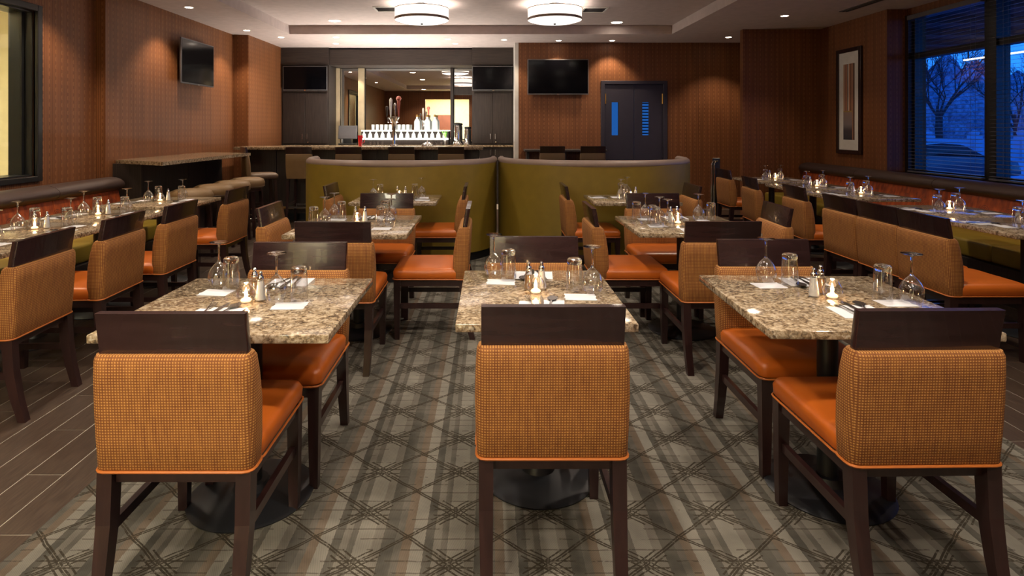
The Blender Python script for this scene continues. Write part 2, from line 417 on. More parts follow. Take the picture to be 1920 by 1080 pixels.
# rear wall behind the camera, seen only in the bar mirror
OX0, OX1, OZ = -2.65, -.85, 2.62
wq = MB(); wq.box(X1-T, OX0, YREAR-.15, YREAR, 0, ZC); wq.box(OX1, 6.0, YREAR-.15, YREAR, 0, ZC); wq.box(OX0, OX1, YREAR-.15, YREAR, OZ, ZC)
structure('wall_rear', wq.mesh('wq', 'wallpaper'))
wq = MB(); wq.box(-3.6, .4, -4.3, -4.2, 0, 3); wq.box(-3.7, -3.6, -4.3, YREAR-.15, 0, 3); wq.box(.4, .5, -4.3, YREAR-.15, 0, 3); wq.box(-3.6, .4, -4.2, YREAR-.15, -.1, 0); wq.box(-3.6, .4, -4.2, YREAR-.15, 3, 3.1)
structure('wall_foyer', wq.mesh('wq', 'paint_cream'))
structure('door_2', box(-2.45, -1.75, -4.19, -4.15, 0, 2.05, mat='canopy_wood'))
# side room beyond the left window
wq = MB(); wq.box(-6.6, -6.5, 2.8, 7.6, 0, 3); wq.box(-6.5, X1-T, 2.7, 2.8, 0, 3); wq.box(-6.5, X1-T-.01, 7.5, 7.6, 0, 3); wq.box(-6.5, X1-T-.01, 2.8, 7.5, -.1, 0); wq.box(-6.5, X1-T-.01, 2.8, 7.5, 2.9, 3)
structure('wall_side_room', wq.mesh('wq', 'paint_cream'))
# left window
w1 = structure('window_1', None)
b = MB(); f = .035
for y0, y1, z0, z1 in ((WY0-.06, WY0, WZ0-.05, WZ1+.06), (WY1, WY1+.06, WZ0-.05, WZ1+.06), (WY0, WY1, WZ0-.05, WZ0), (WY0, WY1, WZ1, WZ1+.06)): b.box(X1-.02, X1+.03, y0, y1, z0, z1, .004)
link('window_frame', b.mesh('f', 'black_frame'), w1)
b = MB(); D = .24
b.box(X1-D, X1-.02, WY1-.015, WY1+.0, WZ0, WZ1); b.box(X1-D, X1-.02, WY0, WY0+.015, WZ0, WZ1); b.box(X1-D, X1-.02, WY0, WY1, WZ0, WZ0+.015); b.box(X1-D, X1-.02, WY0, WY1, WZ1-.015, WZ1)
b.box(X1-.12, X1-.09, WY1-.045, WY1-.015, WZ0, WZ1)
link('window_jamb', b.mesh('j', 'black_frame'), w1)
link('window_pane', box(X1-.11, X1-.105, WY0+.015, WY1-.045, WZ0+.015, WZ1-.015, mat='pane_glass'), w1)
# sheer curtain behind it
cl = [[(X1-.42+.02*math.sin(i*1.3)+dx, 2.9+i*.03, z_) for i in range(92)] for z_, dx in ((.1, 0), (2.8, 0))]
b = MB(); b.loft(cl, cap=False, closed=False)
t = NT('sheer'); n_ = t.noise(4, stretch=(1, 8, .2)); t.set(col=t.ramp(n_, [(.3, (.80, .72, .45)), (.7, (.92, .85, .60))]), rough=.9, trans=.3)
cu = b.mesh('cu', 'sheer', True)
tag(link('curtain', cu), 'pale yellow sheer curtain hanging behind the window in the left wall', 'curtain')

# right window: frame, panes
w2 = structure('window_2', None)
b = MB(); XF0, XF1 = XWIN+.04, XWIN+.13
YA = 3.05
b.box(XF0, XF1, YR1-.10, YR1-.01, .86, 2.875); b.box(XF0, XF1, YA-.05, YA+.03, .86, 2.875); b.box(XF0, XF1, YA, YR1-.1, .86, .92); b.box(XF0, XF1, YA, YR1-.1, 2.82, 2.875)
link('window_frame', b.mesh('f', 'black_frame'), w2)
link('transom', box(XF0-.02, XF1, YA, YR1-.05, 2.31, 2.385, mat='black_frame'), w2)
for yy in (6.37, 4.75): link('mullion', box(XF0-.04, XF1+.02, yy-.075, yy+.075, .86, 2.875, mat='black_frame'), w2)
for y0, y1 in ((6.445, 7.55), (4.825, 6.295), (3.08, 4.675)):
    for z0, z1 in ((.92, 2.31), (2.385, 2.82)): link('window_pane', box(XF0+.05, XF0+.055, y0, y1, z0, z1, mat='pane_glass'), w2)
link('window_sill', box(XWIN-.06, XWIN+.02, YA, YR1-.002, .845, .875, .004, mat='espresso'), w2)
link('window_jamb', box(XWIN-.02, XWIN+.04, YR1-.06, YR1-.001, .875, 2.875, mat='dark_oak'), w2)
# venetian blinds
sl = {}
for i, (y0, y1, lb) in enumerate(((6.42, 7.55, 'dark venetian blind over the far pane of the right window'), (4.82, 6.32, 'dark venetian blind over the middle pane of the right window, nearer than the mullion'),
                                   (3.1, 4.70, 'dark venetian blind over the pane nearest the camera at right'))):
    if i == 2: continue
    r = link('venetian_blind', None, None, (XWIN-.035, y0, .9)); tag(r, lb, 'blind', 'blinds on the right window')
    L = y1-y0; me = MB().loft([[( -.023, yq, -.0035), (0, yq, .0012), (.023, yq, .0035), (.023, yq, .0023), (0, yq, 0), (-.023, yq, -.0047)] for yq in (0, L)]).mesh('slat', 'slat_paint')
    k_ = 0; zz = .03
    while zz < 1.90:
        link('slat', me, r, (0, 0, zz)); zz += .043
    link('head_rail', box(-.03, .03, 0, L, 1.90, 1.955, mat='slat_paint'), r)
    link('bottom_rail', box(-.025, .025, 0, L, -.012, .006, mat='slat_paint'), r)
    cm = MB().tube([(0, 0, 0), (0, 0, 1.9)], .0018, 5).mesh('cord', 'slat_paint')
    for fy in (.12, .88): 
        link('cord', cm, r, (-.026, L*fy, 0)); link('cord', cm, r, (.026, L*fy, 0))
# door in the back wall
d1 = structure('door_1', None)
b = MB(); b.box(DX0-.06, DX0+.01, YT-.03, YT+.06, 0, DZ+.05, .004); b.box(DX1-.01, DX1+.06, YT-.03, YT+.06, 0, DZ+.05, .004); b.box(DX0, DX1, YT-.03, YT+.06, DZ-.01, DZ+.05, .004)
link('door_frame', b.mesh('df', 'door_paint'), d1)
mid = (DX0+DX1)/2
for x0, x1, wx in ((DX0+.012, mid-.003, 2.215+.02), (mid+.003, DX1-.012, 2.80-.02)):
    wz0, wz1 = 1.31, 1.90; hw = .06
    b = MB(); b.box(x0, wx-hw, YT, YT+.045, .01, DZ-.012); b.box(wx+hw, x1, YT, YT+.045, .01, DZ-.012); b.box(wx-hw, wx+hw, YT, YT+.045, .01, wz0); b.box(wx-hw, wx+hw, YT, YT+.045, wz1, DZ-.012)
    lf = link('door_leaf', b.mesh('leaf', 'door_paint'), d1)
    link('door_pane', box(wx-hw, wx+hw, YT+.018, YT+.024, wz0, wz1, mat='pane_glass'), lf)
    hx = x0+.012 if x0 < mid-.1 else x1-.012
    for hz in (1.96, .3): link('hinge', MB().tube([(hx, YT-.012, hz-.09), (hx, YT-.012, hz+.09)], .012, 8).mesh('h', 'brass'), lf)
w3 = structure('blind_reflection_panel', None)  # added glowing panel with slats, imitates blinds reflected in the door panes
link('window_pane', box(2.36, 3.4, YT+.96, YT+.97, .9, 2.2, mat='blue_glow_panel'), w3)  # blue glow behind the door glass, not a real window
for i in range(22): link('slat', box(2.5, 3.4, YT+.90, YT+.94, .92+i*.058, .94+i*.058, mat='slat_paint'), w3)
structure('wall_corridor', box(DX0-.3, DX1+.3, YT+1.0, YT+1.1, 0, ZC, mat='door_paint'))
# wall switch on the white trim beside the bar
tag(link('wall_switch', box(.438, .45, 10.9, 11.0, 1.19, 1.30, .002, mat='white_ceramic')), 'small white switch plate on the pale trim right of the bar', 'switch')

# ------------------------------------------------------------------ ceiling fittings
dl_s = Kind('recessed_downlight', 'ceiling light'); 
dl_s.add('trim_ring', MB().lathe([(.045, 0), (.062, -.004), (.066, 0)], 24).mesh('r', 'white_paint', True)); dl_s.add('lens', MB().lathe([(0, -.003), (.045, -.003)], 20).mesh('l', 'lamp_disc'))
dl_b = Kind('recessed_downlight', 'ceiling light')
dl_b.add('trim_ring', MB().lathe([(.082, 0), (.10, -.005), (.105, 0)], 28).mesh('r', 'white_paint', True)); dl_b.add('lens', MB().lathe([(0, -.004), (.082, -.004)], 24).mesh('l', 'lamp_disc'))
SL = ['downlight in front of the wall screen above the left stools', 'downlight near the corner of the left wall before the bar', 'leftmost downlight of the row before the bar header',
      'downlight above the left part of the mirror, front row', 'downlight above the middle of the bar mirror, front row', 'downlight above the shelf unit right of mirror, front row',
      'downlight above the right cabinet screen of the bar', 'downlight above the large screen on the back wall', 'downlight above the left leaf of the double door', 'downlight right of the double door in the back recess',
      'downlight before the framed picture at right', 'downlight over the left banquette near the window', 'downlight over the near end of left banquette', 'downlight over the far right window blind', 'downlight over the near right window tables']
for (x, y, e), lb in zip(SOFFIT, SL): dl_s.place((x, y, ZC), 0, 'small round recessed '+lb, 'small soffit downlights')
for (x, y, e), lb in zip(BARSPOT, ('above the till at left', 'above the mirror', 'above the drinks machines')): dl_s.place((x, y, ZC), 0, 'tiny recessed spot close to the bar header '+lb, 'bar spots')
for (x, y, e), lb in zip(TRAY, ['left rear corner of the raised tray', 'right rear corner of the raised tray'] + ['tray, %s' % q for q in ('mid left', 'mid right', 'front left', 'front right', 'centre line far', 'centre line near', 'nearest camera left', 'nearest camera right')]):
    dl_b.place((x, y, ZT), 0, 'large round downlight in the '+lb, 'large tray downlights')
for (x, y, e), lb in zip(REAR_FILL, ('far left', 'mid left', 'mid right', 'far right')): dl_b.place((x, y, ZC), 0, 'large added fill downlight behind the camera at '+lb, 'added fill downlights')
dr = Kind('drum_light', 'ceiling light'); rd = .355
dr.add('drum_shade', MB().lathe([(rd, .03-.25), (rd+.004, -.22), (rd+.004, -.07), (rd, -.07), (rd, -.22)], 48).mesh('s', 'shade', True))
dr.add('shade_rim', MB().lathe([(rd+.006, -.225), (rd+.008, -.195), (rd+.004, -.195), (rd-.002, -.225)], 48).mesh('s', 'vinyl_taupe', True))
dr.add('shade_rim', MB().lathe([(rd+.006, -.075), (rd+.007, -.066), (rd+.003, -.066)], 48).mesh('s', 'vinyl_taupe', True))
dr.add('diffuser', MB().lathe([(0, -.262), (.15, -.258), (.28, -.244), (rd, -.222)], 48).mesh('s', 'shade_bottom', True))
dr.add('finial', MB().lathe([(0, -.285), (.014, -.278), (.02, -.268), (0, -.26)], 12).mesh('s', 'plastic_black', True))
dr.add('canopy', MB().lathe([(0, -.03), (.08, -.03), (.085, 0)], 24).mesh('s', 'chrome', True))
dr.add('stem', MB().lathe([(.012, -.20), (.012, -.03)], 10).mesh('s', 'chrome', True))
for (x, y), lb in zip(DRUMS, ('left of the two far drum lights', 'right of the two far drum lights', 'middle left, reflected in mirror', 'middle right, reflected in mirror', 'added as fill, nearest left above camera', 'added as fill, nearest right above camera')):
    dr.place((x, y, ZT), 0, 'white fabric drum ceiling lamp, '+lb, 'drum ceiling lamps')
vt = Kind('air_vent', 'vent'); b = MB(); b.box(-.17, .17, -.17, -.145, -.012, 0); b.box(-.17, .17, .145, .17, -.012, 0); b.box(-.17, -.145, -.145, .145, -.012, 0); b.box(.145, .17, -.145, .145, -.012, 0)
vt.add('vent_frame', b.mesh('v', 'white_paint'))
vm = MB().loft([[(x_, -.012, -.009), (x_, .012, -.001), (x_, .012, 0), (x_, -.012, -.008)] for x_ in (-.145, .145)]).mesh('v', 'bezel')
for i in range(9): vt.add('vent_slat', vm, (0, -.125+i*.031, 0))
vt.place((-1.43, 8.32, ZT), 0, 'square ceiling air vent left of the left drum lamp', 'ceiling vents'); vt.place((1.47, 8.38, ZT), 0, 'square ceiling air vent right of the right drum lamp', 'ceiling vents')
b = MB(); b.box(-.06, .06, -.9, .9, -.006, 0); lv = Kind('linear_vent', 'vent'); lv.add('vent_frame', b.mesh('v', 'bezel'))
for i in range(2): lv.add('vent_slat', box(-.006, .006, -.88, .88, -.01, -.006, mat='plastic_black'), (-.025+.05*i, 0, 0))
lv.place((4.62, 6.9, ZC), 0, 'long narrow ceiling air slot near the right window')

# ------------------------------------------------------------------ screens and picture
def tv(loc, w_, h_, rz, label, parts=True):
    r = link('television', None, None, loc, rz); tag(r, label, 'television', 'wall screens')
    b = MB(); b.box(-w_/2, w_/2, -.012, .014, 0, h_, .004); link('casing', b.mesh('c', 'bezel'), r)
    link('screen', box(-w_/2+.014, w_/2-.014, -.014, -.011, .02, h_-.014, mat='screen'), r)
    link('wall_mount', box(-w_*.2, w_*.2, .0145, .07, h_*.25, h_*.75, mat='plastic_black'), r)
    link('logo_badge', box(-.02, .02, -.016, -.011, -.006, .012, mat='chrome'), r)
tv((1.21, YT-.07, 2.03), 1.08, .625, 0, 'large black flat screen on the back wall left of door')
tv((-3.47, YB-.07, 2.145), .83, .46, 0, 'black flat screen on the left cabinet of the bar')
tv((.07, YB-.07, 2.145), .80, .46, 0, 'black flat screen on the right cabinet of the bar')
tv((-4.08, 8.35, 2.035), .93, .61, -PI/2+PI, 'black flat screen on the left patterned wall above stools')
pf = link('framed_picture', None, None, (XR-.002, 8.43, 1.075)); tag(pf, 'tall narrow abstract print in a black frame on right wall', 'picture')
b = MB(); b.box(-.035, 0, -.29, -.235, 0, 1.49, .004); b.box(-.035, 0, .235, .29, 0, 1.49, .004); b.box(-.035, 0, -.235, .235, 0, .055, .004); b.box(-.035, 0, -.235, .235, 1.435, 1.49, .004)
link('picture_frame', b.mesh('f', 'espresso'), pf); link('picture_mat', box(-.016, -.008, -.235, .235, .055, 1.435, mat='white_ceramic'), pf)
link('art_print', box(-.019, -.016, -.13, .13, .20, 1.27, mat='art_print'), pf)

# ------------------------------------------------------------------ chairs
def chair_kind():
    k = Kind('dining_chair', 'chair')
    # backrest
    secs = [(.405, -.222, .228, .040, .02), (.415, -.222, .236, .048, .03), (.50, -.224, .240, .054, .035), (.60, -.230, .242, .054, .035), (.69, -.240, .240, .050, .035), (.745, -.248, .236, .042, .03), (.760, -.251, .230, .030, .022)]
    b = MB(); b.loft([rrect(0, cy, hx, hy, z, r) for z, cy, hx, hy, r in secs]); k.add('backrest', b.mesh('back', 'weave', True, 1.1))
    b = MB(); b.loft([rrect(0, cy, .222, .015, z, .004, 3) for z, cy in ((.74, -.250), (.80, -.258), (.885, -.274))]); k.add('top_rail', b.mesh('rail', 'espresso_rail', True, .5))
    # seat
    b = MB(); b.loft([rrect(0, .010, hx, hy, z, r) for z, hx, hy, r in ((.408, .226, .214, .03), (.42, .236, .224, .035), (.455, .238, .226, .035), (.474, .230, .218, .04), (.484, .205, .193, .05), (.489, .14, .13, .05))]); k.add('seat', b.mesh('seat', 'vinyl_orange', True, 1.2))
    loop = rrect(0, .010, .239, .227, .411, .035, 4); s_ = k.add('piping', MB().tube(loop, .0042, 6, closed=True).mesh('pip', 'piping_orange', True), under=len(k.parts)-1)
    loop = rrect(0, -.222, .237, .049, .409, .03, 4); k.add('piping', MB().tube(loop, .0045, 6, closed=True).mesh('pip', 'piping_orange', True), under=0)
    b = MB(); b.box(-.21, .21, -.245, -.222, .365, .407); b.box(-.21, .21, .198, .220, .362, .407); b.box(-.222, -.20, -.23, .215, .362, .407); b.box(.20, .222, -.23, .215, .362, .407)
    k.add('apron', b.mesh('apron', 'espresso'))
    def leg(sx, pts):
        b = MB(); b.loft([[(sx*x-h, y-h2, z), (sx*x+h, y-h2, z), (sx*x+h, y+h2, z), (sx*x-h, y+h2, z)] for x, y, z, h, h2 in pts]); return b.mesh('leg', 'espresso')
    for sx in (-1, 1):
        k.add('leg', leg(sx, [(.207, .205, 0, .016, .016), (.207, .207, .15, .019, .019), (.207, .205, .407, .023, .023)]))
        k.add('leg', leg(sx, [(.204, -.305, 0, .018, .018), (.206, -.272, .12, .020, .021), (.207, -.248, .25, .022, .024), (.207, -.238, .407, .0225, .026)]))
        b = MB(); b.loft([[(sx*.205-.010, y, z-.016), (sx*.205+.010, y, z-.016), (sx*.205+.010, y, z+.016), (sx*.205-.010, y, z+.016)] for y, z in ((-.245, .225), (.205, .225))]); k.add('stretcher', b.mesh('st', 'espresso'))
    return k
CH = chair_kind()
def chair(x, y, deg, label, group): CH.place((x, y, 0), math.radians(deg), label, group)
BC = 'woven orange dining chair '
g1, g2, g3, g4 = 'chairs at the front row tables', 'chairs at the middle tables', 'chairs along the left tables', 'chairs along the right tables'
Z8 = .008
def chairc(x, y, deg, label, group): CH.place((x, y, Z8), math.radians(deg), label, group)
chairc(-.942, 2.045, 0, BC+'with its back to the camera at the front left table', g1)
chairc(.196, 2.115, 0, BC+'with its back to the camera at front centre table', g1)
chairc(1.322, 2.075, 1, BC+'with its back to the camera at front right table', g1)
chairc(-.905, 2.59, 180, BC+'facing the camera at the front left table', g1)
chairc(.222, 2.74, 180, BC+'facing the camera at the front centre table', g1)
chairc(1.338, 2.66, 180, BC+'facing the camera at the front right table', g1)
chairc(-.916, 3.76, 0, BC+'with its back to the camera at second row left table', g2)
chairc(-.86, 4.74, 180, BC+'on the far side of the second row left table', g2)
chairc(-1.30, 4.27, -90, BC+'on the left side of the second row left table', g2)
chairc(-.42, 4.26, 90, BC+'on the right side of the second row left table', g2)
chairc(1.368, 3.77, 0, BC+'with its back to the camera at second row right table', g2)
chairc(1.365, 4.74, 180, BC+'on the far side of the second row right table', g2)
chairc(.98, 4.26, -90, BC+'on the left side of the second row right table', g2)
chairc(1.78, 4.27, 90-3, BC+'on the right side of the second row right table', g2)
chairc(-1.28, 5.83, -90, BC+'on the left of the back left table by the booth', g2)
chairc(-.50, 5.80, 90, BC+'on the right of the back left table by the booth', g2)
chairc(.99, 5.80, -90, BC+'on the left of the back right table by the booth', g2)
chairc(1.70, 5.80, 90, BC+'on the right of the back right table by the booth', g2)
chair(-2.60, 3.12, 90+3, BC+'facing the left banquette, nearest to the camera', g3)
chair(-2.60, 3.80, 90+2, BC+'facing the left banquette, second from the camera', g3)
chair(-2.56, 4.44, 90, BC+'facing the left banquette, third from the camera', g3)
chair(-2.60, 5.52, 90, BC+'facing the left banquette, farthest, before the tan stools', g3)
chair(3.08, 3.88, -90, BC+'nearest the camera in the tight row of three facing the window', g4)
chair(3.10, 4.366, -90, BC+'in the middle of the tight row of three facing the window', g4)
chair(3.11, 4.852, -90, BC+'farthest in the tight row of three facing the window', g4)
chair(3.19, 5.72, -90-3, BC+'at the right window tables, just beyond the row of three', g4)
chair(3.20, 6.72, -90-5, BC+'at the right tables, beside the narrow chrome stand', g4)
chair(3.42, 8.05, -90, BC+'at the farthest right table before the projecting wall', g4)

# ------------------------------------------------------------------ tables
def table_kind(w_, d_):
    k = Kind('dining_table', 'table')
    k.add('tabletop', MB().box(-w_/2, w_/2, -d_/2, d_/2, HT-.03, HT, .005, 2).mesh('top', 'granite', True, .5))
    k.add('top_plate', box(-.18, .18, -.18, .18, HT-.045, HT-.031, mat='black_metal'))
    k.add('column', MB().lathe([(.045, .02), (.038, .06), (.038, HT-.045)], 24).mesh('col', 'black_metal', True))
    k.add('base', MB().lathe([(0, .0), (.232, .0), (.235, .006), (.22, .014), (.10, .024), (.07, .032), (.06, .06), (0, .06)], 48).mesh('base', 'black_metal', True, .7))
    return k
TK = {}
wine = Kind('wine_glass', 'wine glass')
wine.add('bowl', MB().lathe([(.034, 0), (.041, .022), (.044, .040), (.042, .058), (.033, .078), (.020, .094), (.009, .104), (.005, .110)], 28).mesh('bowl', 'thin_glass', True, 2))
wine.add('stem', MB().lathe([(.0, .100), (.006, .104), (.0045, .118), (.0038, .15), (.0045, .176), (.008, .184), (.0, .186)], 12).mesh('stem', 'solid_glass', True, 2))
wine.add('foot', MB().lathe([(.006, .181), (.018, .186), (.036, .1895), (.0375, .1915), (.0, .192)], 28).mesh('foot', 'solid_glass', True, 2))
tumb = Kind('tumbler', 'glass')
tumb.add('glass_wall', MB().lathe([(.035, 0), (.0345, .03), (.033, .085), (.031, .118)], 26).mesh('wall', 'thin_glass', True, 2))
tumb.add('glass_base', MB().lathe([(.0, .112), (.029, .112), (.0315, .118), (.031, .130), (.026, .136), (.0, .134)], 26).mesh('base', 'solid_glass', True, 1))
nap = Kind('napkin', 'napkin'); b = MB()
b.loft([[(sx*.062+.003*math.sin(i*2.1), -.045+.09*i/6, .0012+.0015*abs(math.sin(i*1.7+sx))) for i in range(7)] for sx in (-1, -.5, 0, .5, 1)], cap=False, closed=False)
b.box(-.060, .060, -.044, .044, 0, .0012)
napm = b.mesh('nap', 'napkin', True)
b = MB(); b.box(-.09, .03, -.075, .06, 0, .002); b.box(.0, .085, -.06, .08, .002, .004); b.box(-.04, .06, -.05, .07, .004, .0055)
napc = b.mesh('nap2', 'napkin')
def flatw(prof, z=.0, th=.0018):
    b = MB(); pts = [(w_, y, zz) for w_, y, zz in prof]
    b.loft([[(-w_, y, z+zz), (w_, y, z+zz), (w_, y, z+zz+th), (-w_, y, z+zz+th)] for w_, y, zz in pts]); return b
b = flatw([(.004, -.095, 0), (.008, -.085, 0), (.005, -.03, .002), (.003, .02, .005), (.006, .04, .004), (.012, .055, .002)])
for i in range(4):
    xx = -.0105+i*.007; b.loft([[(xx-.0017, y, z_), (xx+.0017, y, z_), (xx+.0017, y, z_+.0016), (xx-.0017, y, z_+.0016)] for y, z_ in ((.052, .002), (.075, .001), (.10, .004))])
forkm = b.mesh('fork', 'steel', True, .8)
b = flatw([(.004, -.11, 0), (.008, -.10, 0), (.006, -.02, .001), (.009, .0, .001), (.010, .06, .0005), (.004, .11, 0)]); knifem = b.mesh('knife', 'steel', True, .8)
b = flatw([(.004, -.09, 0), (.008, -.08, 0), (.004, -.02, .002), (.003, .03, .005)])
b.loft([[(math.cos(a_)*r_*.021, .058+math.sin(a_)*r_*.032, h_) for a_ in [2*PI*i/14 for i in range(14)]] for r_, h_ in ((1, .006), (.8, .002), (.4, .0), (.38, .001), (.78, .0032), (.96, .0072))], cap=True); spoonm = b.mesh('spoon', 'steel', True, 1.2)
def shaker(name, fill):
    k = Kind(name, 'shaker')
    k.add('fill', MB().lathe([(0, .004), (.0195, .006), (.0155, .045), (.0118, .078 if fill == 'salt' else .06), (.0, .080 if fill == 'salt' else .062)], 14).mesh('f', fill, True))
    k.add('glass_body', MB().lathe([(.0, .001), (.021, .002), (.022, .006), (.0175, .045), (.012, .085)], 18).mesh('g', 'thin_glass', True, 2))
    k.add('cap', MB().lathe([(.0125, .082), (.0135, .088), (.011, .096), (.006, .102), (.0085, .109), (.005, .116), (0, .118)], 16).mesh('c', 'chrome', True, 1.5)); return k
salt, pepper = shaker('salt_shaker', 'salt'), shaker('pepper_shaker', 'pepper')
cand = Kind('candle_globe', 'candle')
cand.add('glass_globe', MB().lathe([(.0, .001), (.020, .001), (.033, .014), (.038, .032), (.034, .052), (.024, .068), (.022, .076)], 24).mesh('g', 'thin_glass', True, 2))
cand.add('candle', MB().lathe([(0, .004), (.018, .006), (.021, .012), (.016, .018), (.0, .017)], 16).mesh('w', 'wax_glow', True, 1))
cand.add('flame', MB().lathe([(0, .022), (.006, .030), (.0065, .038), (.0035, .052), (0, .062)], 10).mesh('fl', 'flame', True, 2), under=1)

def setting(o, rz, spots, side, tname, mir=False, cut=True):
    """spots in table axes (x right, y away from the diner): wine, tumbler, small napkin, cutlery napkin"""
    c_, s_ = math.cos(rz), math.sin(rz)
    def P(x, y, z=0): return (o[0]+c_*x-s_*y, o[1]+s_*x+c_*y, o[2]+HT+z)
    wn_, tb, n1, n2 = spots; tail = ' at the %s of the %s' % (side, tname)
    wine.place(P(*wn_, .0012), R.uniform(0, 6), 'upturned wine glass'+tail, 'upturned wine glasses')
    tumb.place(P(*tb, .0012), R.uniform(0, 6), 'upturned tumbler'+tail, 'upturned tumblers')
    if n1:
        q = link('paper_napkin', napm, None, P(*n1), rz+R.uniform(-.1, .1)); tag(q, 'small square white napkin'+tail, 'napkin', 'square napkins')
    if n2 and cut:
        q = link('folded_napkin', napc, None, P(*n2), rz+R.uniform(-.15, .15)); tag(q, 'folded white napkin under cutlery'+tail, 'napkin', 'folded napkins')
        for nm, me, dx, a_ in (('fork', forkm, -.035, .12), ('knife', knifem, 0, -.05), ('spoon', spoonm, .035, -.22)):
            q = link(nm, me, None, P(n2[0]+dx, n2[1]+.02, .0058), rz+a_); tag(q, 'steel %s%s' % (nm, tail), nm, nm+'s on napkins')
def trio(o, cn, sa, pe, tname, rz=0):
    c_, s_ = math.cos(rz), math.sin(rz)
    def P(x, y): return (o[0]+c_*x-s_*y, o[1]+s_*x+c_*y, o[2]+HT)
    cand.place(P(*cn), 0, 'lit candle in a clear globe on the '+tname, 'lit candle globes')
    if sa: salt.place(P(*sa), 0, 'glass salt shaker with chrome cap on the '+tname, 'salt shakers')
    if pe: pepper.place(P(*pe), 0, 'glass pepper shaker with chrome cap on the '+tname, 'pepper shakers')
    lamp('candle_light', 'POINT', (P(*cn)[0], P(*cn)[1], o[2]+HT+.05), .35, (1, .6, .28), .012)
def table(x, y, w_, d_, z, tname, label, group, rz=0.0):
    key = (w_, d_)
    if key not in TK: TK[key] = table_kind(w_, d_)
    TK[key].place((x, y, z), rz, label, group); return (x, y, z)
GT = 'speckled granite tables'
o = table(-.93, 2.34, .80, .745, Z8, '', 'speckled granite table at the front left with black disc base', GT); N = 'front left granite table'
setting(o, 0, ((.095, .00), (.18, .01), (.165, -.055), (-.08, -.16)), 'near side', N)
setting(o, PI, ((.235, -.23), (.16, -.18), (.20, -.13), (-.05, -.29)), 'far side', N)
trio(o, (-.02, -.01), (.025, .02), (-.02, .075), N)
o = table(.2, 2.47, .64, .785, Z8, '', 'speckled granite table at the front centre with black disc base', GT); N = 'front centre granite table'
setting(o, 0, ((.225, .00), (.155, .03), (.165, -.065), (0, -.19)), 'near side', N)
setting(o, PI, ((.18, -.28), (.115, -.21), (.15, -.17), (.00, -.29)), 'far side', N)
trio(o, (-.01, -.01), (.02, .06), (-.035, .055), N)
o = table(1.346, 2.38, .775, .765, Z8, '', 'speckled granite table at the front right with black disc base', GT, math.radians(-2)); N = 'front right granite table'
setting(o, 0, ((.30, -.05), (.22, .0), (.23, -.06), (.02, -.17)), 'near side', N)
setting(o, PI, ((.12, -.27), (.045, -.21), (.14, -.20), (-.04, -.26)), 'far side', N)
trio(o, (.025, .01), (-.035, .035), (.02, .085), N)
S0 = ((.14, .02), (.21, .03), (.17, -.03), (-.02, -.22))
N = 'second row left table'; o = table(-.93, 4.24, .80, .86, Z8, '', 'speckled granite table in the second row at left', GT)
setting(o, 0, ((.24, -.12), (.17, -.07), (.20, -.20), (.0, -.28)), 'near side', N); setting(o, PI, ((.24, -.26), (.17, -.2), (.20, -.2), (-.03, -.3)), 'far side', N)
setting(o, PI/2, ((.20, -.20), (.26, -.14), (.24, -.16), (-.03, -.25)), 'right side', N, cut=False); setting(o, -PI/2, ((.0, -.24), (.10, -.29), (.08, -.22), (-.03, -.25)), 'left side', N, cut=False)
trio(o, (-.015, .02), (.03, .07), (-.04, .08), N)
N = 'second row right table'; o = table(1.37, 4.25, .80, .76, Z8, '', 'speckled granite table in the second row at right', GT)
setting(o, 0, ((-.16, .0), (-.22, -.03), (-.2, -.1), (-.0, -.26)), 'near side', N); setting(o, PI, ((.20, -.24), (.28, -.18), (.20, -.2), (-.03, -.28)), 'far side', N)
setting(o, PI/2, ((.18, -.18), (.12, -.25), (.12, -.2), (-.1, -.25)), 'right side', N, cut=False); setting(o, -PI/2, ((.16, -.15), (.10, -.22), (.1, -.22), (-.1, -.25)), 'left side', N, cut=False)
trio(o, (-.03, .0), (-.07, .04), (-.015, .07), N)
N = 'back left booth side table'; o = table(-.89, 5.77, .80, .66, Z8, '', 'speckled granite table at the back left by the booth', GT)
setting(o, -PI/2, ((.07, -.22), (-.02, -.17), (.0, -.22), (-.03, -.27)), 'left side', N); setting(o, PI/2, ((.12, -.22), (.06, -.16), (.06, -.25), (-.1, -.25)), 'right side', N)
trio(o, (.02, .0), (.07, .04), (-.01, .06), N)
N = 'back right booth side table'; o = table(1.36, 5.77, .80, .66, Z8, '', 'speckled granite table at the back right by the booth', GT)
setting(o, -PI/2, ((.05, -.10), (-.02, -.05), (-.1, -.12), (-.1, -.3)), 'left side', N); setting(o, PI/2, ((.22, -.02), (.18, .05), (.16, -.1), (.08, -.28)), 'right side', N)
trio(o, (-.02, -.1), (.05, .0), None, N)
lt = [(3.40, 'nearest left banquette table'), (4.05, 'second left banquette table'), (4.71, 'third left banquette table'), (5.60, 'farthest left banquette table')]
for i, (y, N) in enumerate(lt):
    o = table(-3.08, y, .80, .64 if i < 3 else .74, 0, '', 'speckled granite table, %s counted from the camera' % ['nearest by the left banquette', 'second by the left banquette', 'third by the left banquette', 'fourth by the left banquette'][i], 'granite tables along the left banquette')
    setting(o, PI/2, ((.20, -.10), (.12, -.13), (.12, -.18), (-.1, -.24)), 'chair side', N); setting(o, -PI/2, ((.0, -.12), (-.10, -.08), (-.05, -.2), (.12, -.26)), 'banquette side', N)
    trio(o, (-.02, .02), (.035, .06), (-.06, .07) if i else None, N)
rt = [(4.22, 'nearest right window table'), (4.98, 'second right window table'), (6.18, 'third right window table'), (7.02, 'fourth right window table'), (8.05, 'farthest right window table')]
